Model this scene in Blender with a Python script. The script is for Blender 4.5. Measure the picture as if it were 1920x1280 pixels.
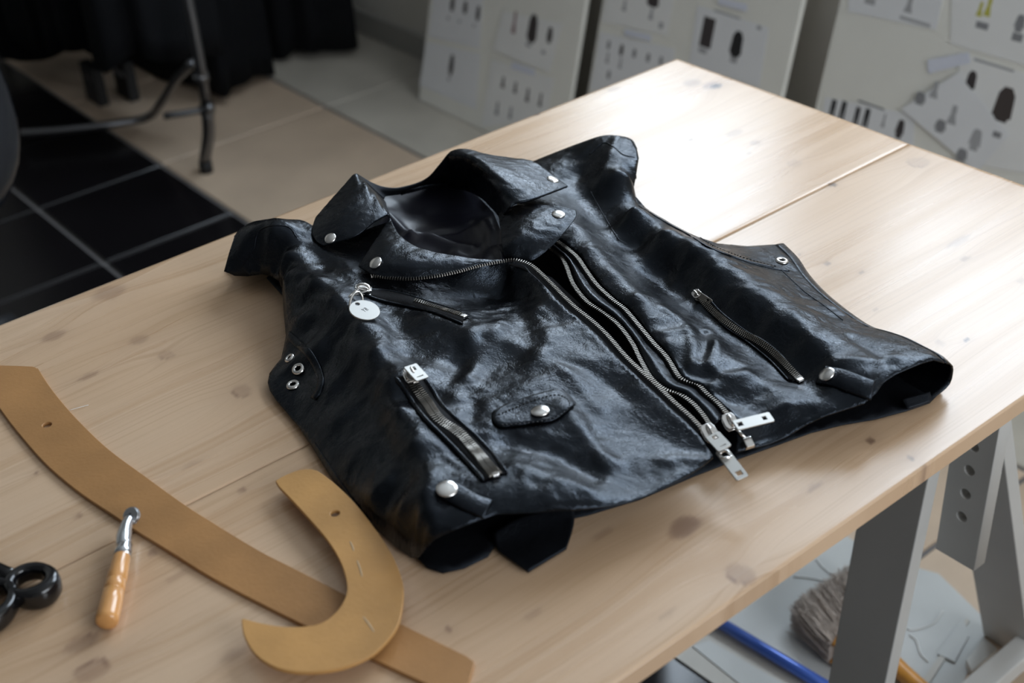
import bpy, bmesh, math, random
import numpy as np
from mathutils import Vector, Matrix
from mathutils.bvhtree import BVHTree
from mathutils.geometry import delaunay_2d_cdt

for o in list(bpy.data.objects):
    bpy.data.objects.remove(o, do_unlink=True)
scn = bpy.context.scene
col = scn.collection
random.seed(4)
rng = np.random.default_rng(7)

# ------------------------------------------------------------------ camera
FPX, YAW, PITCH, ROLL = 2577.26, .9122795, .5819495, -.0602098
CAMP = np.array([0., 0., 1.44])
TZ = .74                                    # table top
cy, sy, cp, sp = math.cos(YAW), math.sin(YAW), math.cos(PITCH), math.sin(PITCH)
cF = np.array([cy*cp, sy*cp, -sp]); cR = np.array([sy, -cy, 0.]); cU = np.cross(cR, cF)
_c, _s = math.cos(ROLL), math.sin(ROLL)
cR, cU = _c*cR + _s*cU, -_s*cR + _c*cU
cam = bpy.data.cameras.new('camera'); camo = bpy.data.objects.new('camera', cam); col.objects.link(camo)
camo.matrix_world = Matrix(((cR[0], cU[0], -cF[0], CAMP[0]), (cR[1], cU[1], -cF[1], CAMP[1]),
                            (cR[2], cU[2], -cF[2], CAMP[2]), (0, 0, 0, 1)))
cam.sensor_width = 36.; cam.sensor_fit = 'HORIZONTAL'; cam.lens = 36.*FPX/1920.
cam.clip_start = .05; cam.clip_end = 60
cam.dof.use_dof = True; cam.dof.focus_distance = 1.27; cam.dof.aperture_fstop = 5.0
scn.camera = camo

# ------------------------------------------------------------------ light
world = bpy.data.worlds.new('world'); scn.world = world; world.use_nodes = True
world.node_tree.nodes['Background'].inputs[0].default_value = (.62, .78, 1., 1)
world.node_tree.nodes['Background'].inputs[1].default_value = .8

def area(name, loc, size, sizey, rot, power, colr):
    l = bpy.data.lights.new(name, 'AREA'); l.shape = 'RECTANGLE'; l.size = size; l.size_y = sizey
    l.energy = power; l.color = colr
    o = bpy.data.objects.new(name, l); col.objects.link(o); o.location = loc; o.rotation_euler = rot
    return o
# daylight standing in the two window openings of the room
WIN = ((.60, 1.56), (1.72, 2.50)); WZ0, WZ1 = 1.26, 2.40          # openings in the back wall (y ranges, sill, head)
for y0, y1 in WIN:
    area('daylight_back', (2.26, (y0+y1)/2, (WZ0+WZ1)/2), WZ1-WZ0, y1-y0, (0, math.radians(90), 0), 29.*(y1-y0)*(WZ1-WZ0), (.76, .88, 1.))
area('daylight_right', (1.1, -1.86, 1.7), 1.8, 1.2, (math.radians(90), 0, 0), 44, (.90, .95, 1.))
scn.view_settings.view_transform = 'Standard'; scn.view_settings.look = 'None'
scn.view_settings.exposure = 0.12; scn.view_settings.gamma = 1.0
scn.view_settings.use_curve_mapping = False

# ------------------------------------------------------------------ helpers
def ray(px, py): return cF + ((px-960)/FPX)*cR - ((py-640)/FPX)*cU
def PZ(px, py, z):
    d = ray(px, py); return CAMP + d*((z-CAMP[2])/d[2])
def T(px, py, h=0.): return PZ(px, py, TZ + h)           # point h above the table top
def C3(p): return T(p[0], p[1], p[2]*.01)                # (px, py, height in cm)
def PX(px, py, X):
    d = ray(px, py); return CAMP + d*(X/d[0])
def PYp(px, py, Y):
    d = ray(px, py); return CAMP + d*(Y/d[1])

def tag(o, label=None, cat=None, group=None, kind=None):
    if label: o['label'] = label
    if cat: o['category'] = cat
    if group: o['group'] = group
    if kind: o['kind'] = kind
    return o
def empty(name, loc, label, cat, group=None):
    o = bpy.data.objects.new(name, None); col.objects.link(o); o.location = Vector(loc)
    o.empty_display_size = .05
    return tag(o, label, cat, group)
def link(name, me, mat, parent=None):
    o = bpy.data.objects.new(name, me); col.objects.link(o)
    if mat is not None and not me.materials: me.materials.append(mat)
    if parent is not None:
        o.parent = parent
        o.matrix_parent_inverse = world_of(parent).inverted()
    return o
def world_of(o):
    m = o.matrix_basis.copy()
    if o.parent is not None:
        m = world_of(o.parent) @ o.matrix_parent_inverse @ m
    return m
def mesh(name, v, f, mat=None, parent=None, smooth=True):
    me = bpy.data.meshes.new(name)
    me.from_pydata([tuple(map(float, p)) for p in v], [], [tuple(map(int, q)) for q in f]); me.update()
    if smooth: me.polygons.foreach_set('use_smooth', [True]*len(me.polygons))
    return link(name, me, mat, parent)
class MB:
    def __init__(s): s.v = []; s.f = []
    def add(s, v, f):
        n = len(s.v); s.v += [tuple(p) for p in v]; s.f += [tuple(i+n for i in q) for q in f]; return s
    def box(s, x0, x1, y0, y1, z0, z1):
        return s.add([(x0,y0,z0),(x1,y0,z0),(x1,y1,z0),(x0,y1,z0),(x0,y0,z1),(x1,y0,z1),(x1,y1,z1),(x0,y1,z1)],
                     [(0,3,2,1),(4,5,6,7),(0,1,5,4),(1,2,6,5),(2,3,7,6),(3,0,4,7)])
    def hexa(s, p):    # eight corners, bottom four then top four
        return s.add(p, [(0,3,2,1),(4,5,6,7),(0,1,5,4),(1,2,6,5),(2,3,7,6),(3,0,4,7)])
    def build(s, name, mat, parent=None, smooth=False, bevel=0, seg=2):
        o = mesh(name, s.v, s.f, mat, parent, smooth)
        if bevel: bev(o, bevel, seg)
        return o
def bev(o, w, seg=2):
    m = o.modifiers.new('bevel', 'BEVEL'); m.width = w; m.segments = seg; m.limit_method = 'ANGLE'; m.angle_limit = .6
    m.harden_normals = False
def solid(o, t, off=-1):
    m = o.modifiers.new('solid', 'SOLIDIFY'); m.thickness = t; m.offset = off
def nrm(a):
    a = np.asarray(a, float); return a/(np.linalg.norm(a)+1e-12)
def cr(P, n):                               # Catmull-Rom resample to n points, uniform in arc length
    P = np.asarray(P, float)
    if len(P) == 2:
        return P[0] + np.linspace(0, 1, n)[:, None]*(P[1]-P[0])
    Q = np.vstack([2*P[0]-P[1], P, 2*P[-1]-P[-2]])
    out = []
    for i in range(len(P)-1):
        p0, p1, p2, p3 = Q[i:i+4]
        t = np.linspace(0, 1, 16, endpoint=False)[:, None]
        out.append(.5*((2*p1)+(-p0+p2)*t+(2*p0-5*p1+4*p2-p3)*t*t+(-p0+3*p1-3*p2+p3)*t**3))
    D = np.vstack(out+[P[-1:]])
    s = np.r_[0, np.cumsum(np.linalg.norm(np.diff(D, axis=0), axis=1))]
    u = np.linspace(0, s[-1], n)
    return np.stack([np.interp(u, s, D[:, k]) for k in range(D.shape[1])], 1)
def plen(P):
    P = np.asarray(P, float); return float(np.linalg.norm(np.diff(P, axis=0), axis=1).sum())
def loft(rows, nu, nv):
    A = np.stack([cr(r, nv) for r in rows], 0)               # rows x nv x 3
    B = np.stack([cr(A[:, j], nu) for j in range(nv)], 1)    # nu x nv x 3
    return B
def gridmesh(B):
    nu, nv = B.shape[:2]
    f = [(i*nv+j, (i+1)*nv+j, (i+1)*nv+j+1, i*nv+j+1) for i in range(nu-1) for j in range(nv-1)]
    return B.reshape(-1, 3), f
def up_faces(v, f):                                          # make the sheet face upwards / towards the camera
    v = np.asarray(v); s = 0
    for q in f[::max(1, len(f)//60)]:
        n = np.cross(v[q[1]]-v[q[0]], v[q[2]]-v[q[0]]); s += float(n @ (CAMP - v[q[0]]))
    return f if s >= 0 else [tuple(reversed(q)) for q in f]
def tube(P, r, seg=8, closed=False, cap=True):
    P = np.asarray(P, float); n = len(P)
    R_ = np.full(n, r) if np.isscalar(r) else np.asarray(r, float)
    if closed: t = np.roll(P, -1, 0)-np.roll(P, 1, 0)
    else: t = np.gradient(P, axis=0)
    t /= np.linalg.norm(t, axis=1)[:, None]+1e-12
    a = np.array([0, 0, 1.]) if abs(t[0][2]) < .9 else np.array([1., 0, 0])
    u = nrm(np.cross(t[0], a)); v = []; f = []
    for i in range(n):
        u = nrm(u-t[i]*(u@t[i])); w = np.cross(t[i], u)
        for k in range(seg):
            an = 2*math.pi*k/seg; v.append(P[i]+R_[i]*(math.cos(an)*u+math.sin(an)*w))
    for i in range(n if closed else n-1):
        j = (i+1) % n
        for k in range(seg):
            l = (k+1) % seg; f.append((i*seg+k, i*seg+l, j*seg+l, j*seg+k))
    if cap and not closed:
        f.append(tuple(range(seg-1, -1, -1))); f.append(tuple((n-1)*seg+k for k in range(seg)))
    return v, f
def lathe(prof, seg=24):                                     # (r, z) profile about z
    v = []; f = []; n = len(prof)
    for r, z in prof:
        for k in range(seg):
            a = 2*math.pi*k/seg; v.append((r*math.cos(a), r*math.sin(a), z))
    for i in range(n-1):
        for k in range(seg):
            l = (k+1) % seg; f.append((i*seg+k, i*seg+l, (i+1)*seg+l, (i+1)*seg+k))
    f.append(tuple(range(seg-1, -1, -1))); f.append(tuple((n-1)*seg+k for k in range(seg)))
    return v, f
def frame(o, x, z):                                          # matrix at o, local z = z, local x as near x as it gets
    z = nrm(z); x = nrm(np.asarray(x, float)-z*(np.asarray(x, float)@z)); y = np.cross(z, x)
    return Matrix(((x[0], y[0], z[0], o[0]), (x[1], y[1], z[1], o[1]), (x[2], y[2], z[2], o[2]), (0, 0, 0, 1)))
def xf(M, v): return [tuple(M @ Vector(p)) for p in v]
def plate(name, loops, t, mat, M, parent=None, bevel=0., local=False):
    """flat plate from closed 2D loops (first outer, rest holes), thickness t upwards, placed by M"""
    cu = bpy.data.curves.new(name, 'CURVE'); cu.dimensions = '2D'; cu.fill_mode = 'BOTH'
    cu.extrude = max(t/2-bevel, 1e-5); cu.bevel_depth = bevel; cu.bevel_resolution = 1
    for L in loops:
        s = cu.splines.new('POLY'); s.points.add(len(L)-1)
        for p, q in zip(s.points, L): p.co = (q[0], q[1], 0, 1)
        s.use_cyclic_u = True
    tmp = bpy.data.objects.new(name, cu); col.objects.link(tmp)
    dg = bpy.context.evaluated_depsgraph_get()
    me = bpy.data.meshes.new_from_object(tmp.evaluated_get(dg)); me.name = name
    bpy.data.objects.remove(tmp, do_unlink=True); bpy.data.curves.remove(cu)
    me.transform(Matrix.Translation((0, 0, t/2)))
    if not local: me.transform(M)
    me.materials.clear()
    return link(name, me, mat, parent)
def circ(x, y, r, n=20, ry=None):
    ry = ry or r
    return [(x+r*math.cos(2*math.pi*k/n), y+ry*math.sin(2*math.pi*k/n)) for k in range(n)]
def rrect(x0, x1, y0, y1, r, n=4):
    P = []
    for cx, cyy, a0 in ((x1-r, y1-r, 0), (x0+r, y1-r, 90), (x0+r, y0+r, 180), (x1-r, y0+r, 270)):
        for k in range(n+1):
            a = math.radians(a0+90*k/n); P.append((cx+r*math.cos(a), cyy+r*math.sin(a)))
    return P

_perm = rng.permutation(512)
_grad = np.stack([np.cos(np.arange(512)*2.39996), np.sin(np.arange(512)*2.39996)], 1)
def perlin(x, y):
    x = np.asarray(x, float); y = np.asarray(y, float)
    xi = np.floor(x).astype(int); yi = np.floor(y).astype(int); xf_ = x-xi; yf_ = y-yi
    def g(ix, iy, dx, dy):
        h = _perm[(_perm[ix & 511]+iy) & 511]; q = _grad[h]; return q[..., 0]*dx+q[..., 1]*dy
    u = xf_**3*(xf_*(xf_*6-15)+10); v = yf_**3*(yf_*(yf_*6-15)+10)
    a = g(xi, yi, xf_, yf_); b = g(xi+1, yi, xf_-1, yf_); c = g(xi, yi+1, xf_, yf_-1); d = g(xi+1, yi+1, xf_-1, yf_-1)
    return (a*(1-u)+b*u)*(1-v)+(c*(1-u)+d*u)*v

# ------------------------------------------------------------------ materials
def newmat(name):
    m = bpy.data.materials.new(name); m.use_nodes = True
    return m, m.node_tree, m.node_tree.nodes['Principled BSDF']
def simple(name, c, rough=.5, metal=0., spec=.5, noise=0., scale=40, bump=0., bscale=200, coat=0.):
    m, nt, b = newmat(name)
    b.inputs['Base Color'].default_value = (*c, 1); b.inputs['Roughness'].default_value = rough
    b.inputs['Metallic'].default_value = metal; b.inputs['Specular IOR Level'].default_value = spec
    b.inputs['Coat Weight'].default_value = coat
    if noise or bump:
        tc = nt.nodes.new('ShaderNodeTexCoord')
    if noise:
        n = nt.nodes.new('ShaderNodeTexNoise'); n.inputs['Scale'].default_value = scale; n.inputs['Detail'].default_value = 5
        nt.links.new(tc.outputs['Object'], n.inputs['Vector'])
        r = nt.nodes.new('ShaderNodeMapRange'); r.inputs[1].default_value = .3; r.inputs[2].default_value = .7
        r.inputs[3].default_value = 1-noise; r.inputs[4].default_value = 1+noise
        nt.links.new(n.outputs[0], r.inputs[0])
        mx = nt.nodes.new('ShaderNodeVectorMath'); mx.operation = 'SCALE'; mx.inputs[0].default_value = c
        nt.links.new(r.outputs[0], mx.inputs['Scale']); nt.links.new(mx.outputs[0], b.inputs['Base Color'])
    if bump:
        n2 = nt.nodes.new('ShaderNodeTexNoise'); n2.inputs['Scale'].default_value = bscale; n2.inputs['Detail'].default_value = 6
        nt.links.new(tc.outputs['Object'], n2.inputs['Vector'])
        bp = nt.nodes.new('ShaderNodeBump'); bp.inputs['Strength'].default_value = bump; bp.inputs['Distance'].default_value = .002
        nt.links.new(n2.outputs[0], bp.inputs['Height']); nt.links.new(bp.outputs[0], b.inputs['Normal'])
    return m
def leather(name, c=(.0028, .003, .0038), rough=.245, k=1.):
    m, nt, b = newmat(name); N = nt.nodes; L = nt.links
    b.inputs['Base Color'].default_value = (*c, 1); b.inputs['Specular IOR Level'].default_value = .31
    b.inputs['Specular Tint'].default_value = (.66, .80, 1., 1)
    tc = N.new('ShaderNodeTexCoord')
    def noise(s, d=4, r=.55, dist=0.):
        n = N.new('ShaderNodeTexNoise'); n.inputs['Scale'].default_value = s; n.inputs['Detail'].default_value = d
        n.inputs['Roughness'].default_value = r; n.inputs['Distortion'].default_value = dist
        L.new(tc.outputs['Object'], n.inputs['Vector']); return n
    v = N.new('ShaderNodeTexVoronoi'); v.feature = 'DISTANCE_TO_EDGE'; v.inputs['Scale'].default_value = 620
    L.new(tc.outputs['Object'], v.inputs['Vector'])
    wv = N.new('ShaderNodeTexVoronoi'); wv.feature = 'DISTANCE_TO_EDGE'; wv.inputs['Scale'].default_value = 210
    nz = noise(45, 3); mixv = N.new('ShaderNodeVectorMath'); mixv.operation = 'MULTIPLY_ADD'
    mixv.inputs[1].default_value = (.03, .03, .03)
    L.new(nz.outputs['Color'], mixv.inputs[0]); L.new(tc.outputs['Object'], mixv.inputs[2]); L.new(mixv.outputs[0], wv.inputs['Vector'])
    n1 = noise(130, 5, .6, .6); n2 = noise(38, 4, .55, 1.2)
    def mr(src, a, bb, c_, d_):
        r = N.new('ShaderNodeMapRange'); r.inputs[1].default_value = a; r.inputs[2].default_value = bb
        r.inputs[3].default_value = c_; r.inputs[4].default_value = d_; L.new(src, r.inputs[0]); return r
    crk = mr(wv.outputs[0], 0., .06, 0., 1.)
    def bump(src, st, dist, prev=None):
        bp = N.new('ShaderNodeBump'); bp.inputs['Strength'].default_value = st; bp.inputs['Distance'].default_value = dist
        L.new(src, bp.inputs['Height'])
        if prev: L.new(prev.outputs[0], bp.inputs['Normal'])
        return bp
    b1 = bump(n2.outputs[0], .24*k, .004)
    b2 = bump(crk.outputs[0], .16*k, .0009, b1)
    b3 = bump(n1.outputs[0], .22*k, .0016, b2)
    b4 = bump(v.outputs[0], .30*k, .0005, b3)
    L.new(b4.outputs[0], b.inputs['Normal'])
    ro = mr(noise(26, 5, .6).outputs[0], .3, .7, rough-.07, rough+.10); L.new(ro.outputs[0], b.inputs['Roughness'])
    return m
M_leather = leather('black_leather')
M_leather_in = leather('black_leather_inside', (.004, .004, .005), .5)
M_lining = simple('satin_lining', (.010, .010, .017), .38, spec=.32, bump=.25, bscale=30)
M_tape = simple('zip_tape', (.004, .004, .005), .8, spec=.2, bump=.3, bscale=900)
M_nickel = simple('nickel', (.80, .78, .76), .22, 1.)
M_teeth = simple('teeth_metal', (.28, .26, .235), .30, 1.)
M_steel = simple('steel', (.62, .63, .65), .22, 1.)
M_tagm = simple('tag_metal', (.40, .39, .37), .42, 1.)
M_dark = simple('engraving', (.03, .03, .03), .6)
M_thread = simple('thread', (.012, .012, .014), .6)
M_mason = simple('hardboard', (.385, .195, .072), .42, spec=.4, noise=.16, scale=14, bump=.12, bscale=300)
M_mason2 = simple('hardboard_light', (.53, .285, .098), .42, spec=.4, noise=.16, scale=16, bump=.12, bscale=300)
M_scuff = simple('scuff', (.50, .36, .22), .7)
M_handle = simple('turned_beech', (.62, .30, .10), .25, spec=.5, noise=.10, scale=60, coat=.4)
M_blackp = simple('black_enamel', (.005, .005, .006), .16, spec=.6)
M_black_cloth = simple('black_cloth', (.0045, .0048, .006), .9, spec=.15, bump=.4, bscale=80)
M_chrome = simple('rack_metal', (.20, .20, .21), .35, 1.)
M_rubber = simple('rubber', (.01, .01, .012), .6)
M_trestle = simple('white_trestle', (.52, .51, .49), .5, noise=.04, scale=9)
M_board = simple('foam_board', (.92, .90, .83), .7, noise=.03, scale=6)
M_paper = simple('paper', (.92, .91, .89), .75, noise=.02, scale=12)
M_paper2 = simple('paper_cool', (.88, .88, .89), .75, noise=.02, scale=12)
M_tapep = simple('masking_tape', (.80, .82, .92), .6)
M_wall = simple('wall_paint', (.76, .73, .67), .8, noise=.05, scale=3, bump=.1, bscale=60)
M_wallf = simple('low_bounce_wall', (.22, .215, .205), .85, noise=.05, scale=3)  # unseen wall behind the camera, darkened to cut its bounce light
M_ceil = simple('ceiling_paint', (.50, .49, .47), .9, noise=.02, scale=3)
M_sheet = simple('pattern_card', (.50, .51, .50), .55, noise=.06, scale=7)
M_sheet2 = simple('grey_card', (.50, .48, .44), .6, noise=.08, scale=9)
M_scrap = simple('white_scrap', (.72, .72, .70), .7)
M_blue = simple('blue_enamel', (.05, .12, .46), .28, metal=.35, spec=.6, coat=.4)
M_bristle = simple('bristle', (.44, .37, .32), .7, noise=.2, scale=60)
M_orange = simple('varnished_wood', (.56, .25, .045), .35, noise=.15, scale=30)
M_chair = simple('chair_vinyl', (.006, .007, .010), .20, spec=.6, bump=.1, bscale=120)
M_frame = simple('window_frame', (.7, .7, .68), .5)

def ink(c): return simple('ink_%02x%02x%02x' % tuple(int(255*v) for v in c), c, .7)
INK = {k: ink(c) for k, c in dict(black=(.02, .02, .022), dark=(.06, .05, .05), brown=(.07, .055, .05), grey=(.28, .28, .29),
       pale=(.44, .44, .45), pink=(.36, .24, .24), yellow=(.58, .55, .10)).items()}

# ------------------------------------------------------------------ room
XW, YL, YR, XF, ZC = 2.08, 4.5, -1.8, -2.6, 2.75
def struct(o): o['kind'] = 'structure'; return o
fl = struct(MB().box(XF, XW, YR, YL, -.06, -.006).build('floor', simple('grout', (.20, .19, .19), .8)))
M_tiled = simple('dark_tile', (.0075, .0065, .0075), .24, spec=.5, noise=.15, scale=5)
M_tilel = simple('beige_tile', (.57, .44, .325), .42, spec=.4, noise=.12, scale=5)
M_tilel2 = simple('stone_tile', (.55, .51, .44), .42, spec=.4, noise=.12, scale=5)
def tile(x0, x1, y0, y1, mat, cache={}):
    g = .005; key = (round(x1-x0, 4), round(y1-y0, 4), mat.name)
    if key not in cache:
        w, d = (x1-x0)/2-g, (y1-y0)/2-g; b = .002
        v = [(-w,-d,-.006),(w,-d,-.006),(w,d,-.006),(-w,d,-.006),(-w,-d,-b),(w,-d,-b),(w,d,-b),(-w,d,-b),
             (-w+b,-d+b,0),(w-b,-d+b,0),(w-b,d-b,0),(-w+b,d-b,0)]
        f = [(0,1,5,4),(1,2,6,5),(2,3,7,6),(3,0,4,7),(4,5,9,8),(5,6,10,9),(6,7,11,10),(7,4,8,11),(8,9,10,11)]
        me = bpy.data.meshes.new('tile'); me.from_pydata(v, [], f); me.materials.append(mat); cache[key] = me
    o = bpy.data.objects.new('tile', cache[key]); col.objects.link(o)
    o.location = ((x0+x1)/2, (y0+y1)/2, 0); o.parent = fl
DX, DY = .3195, .345
for i in range(-7, 1):
    for j in range(-7, 6):
        x1 = 1.2215+i*DX
        if x1-DX < XF: continue
        tile(x1-DX, x1, 2.580+j*DY, 2.580+(j+1)*DY, M_tiled)
for x0, x1, mt in ((1.2215, 1.70, M_tilel), (1.70, 2.08, M_tilel2)):
    y = -1.75
    while y < 4.4:
        tile(x0, x1, y, y+.52, mt); y += .52
# walls, with the window openings that light the place
w = MB(); th = .22
w.box(XW, XW+th, YR, YL, 0, WZ0).box(XW, XW+th, YR, YL, WZ1, ZC)
ys = [YR]+[y for p in WIN for y in p]+[YL]
for k in range(0, len(ys), 2): w.box(XW, XW+th, ys[k], ys[k+1], WZ0, WZ1)
struct(w.build('wall_back', M_wall))
w = MB(); VX0, VX1, VZ0, VZ1 = .2, 2.0, 1.1, 2.3
w.box(XF, XW, YR-th, YR, 0, VZ0).box(XF, XW, YR-th, YR, VZ1, ZC).box(XF, VX0, YR-th, YR, VZ0, VZ1).box(VX1, XW, YR-th, YR, VZ0, VZ1)
struct(w.build('wall_right', M_wall))
struct(MB().box(XF, XW, YL, YL+.1, 0, ZC).build('wall_left', M_wall))
struct(MB().box(XF-.1, XF, YR, YL, 0, ZC).build('wall_front', M_wallf))
struct(MB().box(XF, XW, YR, YL, ZC, ZC+.1).build('ceiling', M_ceil))
a = .04
for n_, (y0, y1) in enumerate(WIN):
    wf = MB()
    wf.box(XW+.06, XW+.12, y0, y1, WZ0, WZ0+a).box(XW+.06, XW+.12, y0, y1, WZ1-a, WZ1)
    for y in (y0, y1-a): wf.box(XW+.06, XW+.12, y, y+a, WZ0, WZ1)
    struct(wf.build('window_%d' % (n_+1), M_frame))
wf = MB()
wf.box(VX0, VX1, YR-.12, YR-.06, VZ0, VZ0+a).box(VX0, VX1, YR-.12, YR-.06, VZ1-a, VZ1)
for x in (VX0, (VX0+VX1)/2-a/2, VX1-a): wf.box(x, x+a, YR-.12, YR-.06, VZ0, VZ1)
struct(wf.build('window_3', M_frame))
struct(MB().box(XW-.014, XW, YR, YL, 0, .07).build('baseboard_back', simple('skirting', (.40, .39, .36), .6), bevel=.003))
struct(MB().box(XF, XW-.014, YL-.014, YL, 0, .07).build('baseboard_left', simple('skirting_end', (.40, .39, .36), .6), bevel=.003))

# ------------------------------------------------------------------ pin boards leaning on the wall
BK, BX = .25, 1.893
bn = nrm((-1, 0, BK)); bup = nrm((BK, 0, 1)); by = np.array([0, -1., 0])      # board: normal, up, right
def onboard(px, py):
    d = ray(px, py); t = (BX+BK*CAMP[2])/(d[0]-BK*d[2]); return CAMP+d*t
def BM(off=0.):                                     # board plane to world: x right, y up the board
    o = np.array([BX, 0, 0])+bn*off
    return Matrix(((by[0], bup[0], bn[0], o[0]), (by[1], bup[1], bn[1], o[1]), (by[2], bup[2], bn[2], o[2]), (0, 0, 0, 1)))
def b2(px, py):
    q = onboard(px, py)-np.array([BX, 0, 0]); return (float(q@by), float(q@bup))
def board(y0, y1, label, h=.70):
    e = empty('pin_board', (BX, (y0+y1)/2, 0), label, 'board', 'pin boards leaning on the wall')
    plate('panel', [rrect(-y1, -y0, .003, h, .004)], .012, M_board, BM(-.0122), e)
    return e
board(2.226, 2.783, 'white pin board with a row of small dark garment pictures, farthest from the window corner')
board(1.642, 2.172, 'white pin board with a black jacket picture, behind the far corner of the table')
board(.62, 1.556, 'widest white pin board with a slanted loose sheet, at the right')
def quad(c): return [b2(*p) for p in c]
def sheet(c, label, prints=(), mat=M_paper, off=.0006, t=.0005):
    q = quad(c); ctr = np.mean([onboard(*p) for p in c], 0)
    e = empty('paper_sheet', ctr, label, 'paper', 'paper sheets on the pin boards')
    if (q[1][0]-q[0][0])*(q[2][1]-q[1][1])-(q[1][1]-q[0][1])*(q[2][0]-q[1][0]) < 0: q = q[::-1]
    plate('page', [q], t, mat, BM(off), e)
    for (x, y, wpx, hpx, kind, ic) in prints:
        cx, cyy = b2(x, y); k = np.linalg.norm(onboard(x, y)-CAMP)/FPX
        W, H = wpx*k, hpx*k*1.12
        if kind == 'coat':
            L = [(-.22,.5),(.22,.5),(.36,.36),(.5,-.25),(.36,-.28),(.30,.05),(.33,-.5),(-.33,-.5),(-.30,.05),(-.36,-.28),(-.5,-.25),(-.36,.36)]
        elif kind == 'jacket':
            L = [(-.2,.5),(.2,.5),(.42,.3),(.5,-.35),(.34,-.4),(.32,-.5),(-.32,-.5),(-.34,-.4),(-.5,-.35),(-.42,.3)]
        elif kind == 'trousers':
            L = [(-.42,.5),(.42,.5),(.5,-.5),(.1,-.5),(0,.15),(-.1,-.5),(-.5,-.5)]
        elif kind == 'dress':
            L = [(-.2,.5),(.2,.5),(.28,.2),(.22,.05),(.5,-.5),(-.5,-.5),(-.22,.05),(-.28,.2)]
        else:
            L = [(-.5,-.5),(.5,-.5),(.5,.5),(-.5,.5)]
        plate('print', [[(cx+a_*W, cyy+b_*H) for a_, b_ in L]], .0002, INK[ic], BM(off+t), e)
    return e
def strip(c, label):
    q = quad(c)
    if (q[1][0]-q[0][0])*(q[2][1]-q[1][1])-(q[1][1]-q[0][1])*(q[2][0]-q[1][0]) < 0: q = q[::-1]
    o = plate('tape_strip', [q], .0004, M_tapep, BM(.0022)); tag(o, label, 'tape', 'tape strips on the pin boards')
S = 'square'
sheet([(818,-45),(908,-25),(900,92),(803,68)], 'sheet with three dark coat pictures in a row, on the far left pin board',
      [(849,7,13,24,'coat','dark'),(873,14,12,20,'coat','brown'),(897,25,12,24,'coat','dark'),(841,34,6,6,S,'pale'),(862,40,6,5,S,'pale'),(889,48,6,5,S,'pale')], M_paper2)
sheet([(800,78),(901,101),(893,205),(787,160)], 'sheet with one single dark coat picture, lowest on the far left pin board',
      [(847,122,14,34,'coat','dark'),(842,148,7,6,S,'pale')], M_paper2)
sheet([(944,22),(1056,45),(1032,136),(925,94)], 'slanted sheet with one large dark picture between two small ones',
      [(966,42,12,36,'dress','pink'),(1000,54,26,46,'jacket','dark'),(1032,66,15,26,'coat','dark'),(992,84,14,6,S,'pale'),(1020,98,10,6,S,'pale')], M_paper, .0016)
sheet([(922,112),(1040,148),(1024,222),(903,238)], 'sheet with two rows of small dress pictures, half hidden by the table edge',
      [(944,154,11,18,'dress','dark'),(967,164,11,18,'dress','dark'),(990,178,11,22,'dress','dark'),(1014,187,10,22,'dress','dark'),
       (933,203,11,22,'dress','grey'),(958,211,10,20,'dress','grey')], M_paper)
strip([(962,116),(1004,130),(1003,142),(960,128)], 'bluish tape strip above the rows of dress pictures')
sheet([(1142,-30),(1264,-4),(1252,66),(1128,40)], 'sheet with a dark torso picture cut by the top of the frame',
      [(1172,10,12,18,'dress','pale'),(1226,-2,30,26,'jacket','dark'),(1222,26,12,18,'dress','pale'),(1240,48,10,10,S,'pale')], M_paper)
sheet([(1126,60),(1266,92),(1258,170),(1106,168)], 'sheet with five grey garment sketches in a row',
      [(1142,84,9,14,'coat','grey'),(1140,108,10,18,'dress','pale'),(1166,94,10,18,'coat','dark'),(1164,118,9,18,'dress','pale'),(1190,100,10,14,'coat','grey'),
       (1216,108,10,14,'coat','grey'),(1240,114,9,14,'coat','grey'),(1142,140,9,14,'coat','grey')], M_paper2)
strip([(1172,54),(1222,66),(1222,78),(1172,66)], 'bluish tape strip above the five garment sketches')
sheet([(1308,10),(1442,52),(1424,164),(1292,120)], 'sheet with a grey photograph beside a black jacket picture',
      [(1327,61,28,48,S,'dark'),(1382,83,28,42,'jacket','black'),(1318,95,20,8,S,'pale'),(1376,112,16,10,S,'pale'),(1424,52,10,6,S,'pale'),(1364,27,64,3,S,'pale')], M_paper2)
strip([(1348,-6),(1402,8),(1402,22),(1348,8)], 'bluish tape strip above the black jacket picture')
sheet([(1594,-40),(1772,-20),(1756,56),(1590,22)], 'blank sheet with pale sketches at the top of the widest board',
      [(1632,2,22,10,S,'pale'),(1706,8,18,26,'dress','pale'),(1716,40,64,5,S,'pale')], M_paper2)
sheet([(1786,-40),(1990,-5),(1985,140),(1782,82)], 'sheet with two yellow garment pictures',
      [(1839,17,12,22,'dress','yellow'),(1855,12,14,30,'dress','yellow'),(1842,48,24,10,S,'grey'),(1913,44,20,26,'coat','grey'),(1908,70,20,12,S,'grey')], M_paper)
sheet([(1800,98),(1960,150),(1950,330),(1790,300)], 'sheet with a brown jacket picture behind the slanted sheet',
      [(1822,151,20,30,'jacket','dark'),(1884,196,38,54,'jacket','brown'),(1864,122,80,4,S,'pale')], M_paper, .0008)
sheet([(1798,136),(1894,254),(1834,322),(1692,204)], 'loose slanted sheet with grey sketches, overlapping its neighbour',
      [(1728,184,24,20,'coat','grey'),(1756,168,18,26,'dress','pale'),(1766,236,24,20,'coat','grey'),(1790,215,20,30,'dress','pale'),(1832,262,24,34,'coat','pale'),
       (1806,290,24,20,'coat','grey'),(1872,252,16,9,S,'grey')], M_paper2, .0042)
q_ = strip([(1740,112),(1818,98),(1820,118),(1742,138)], 'bluish tape strip holding the loose slanted sheet')
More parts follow.
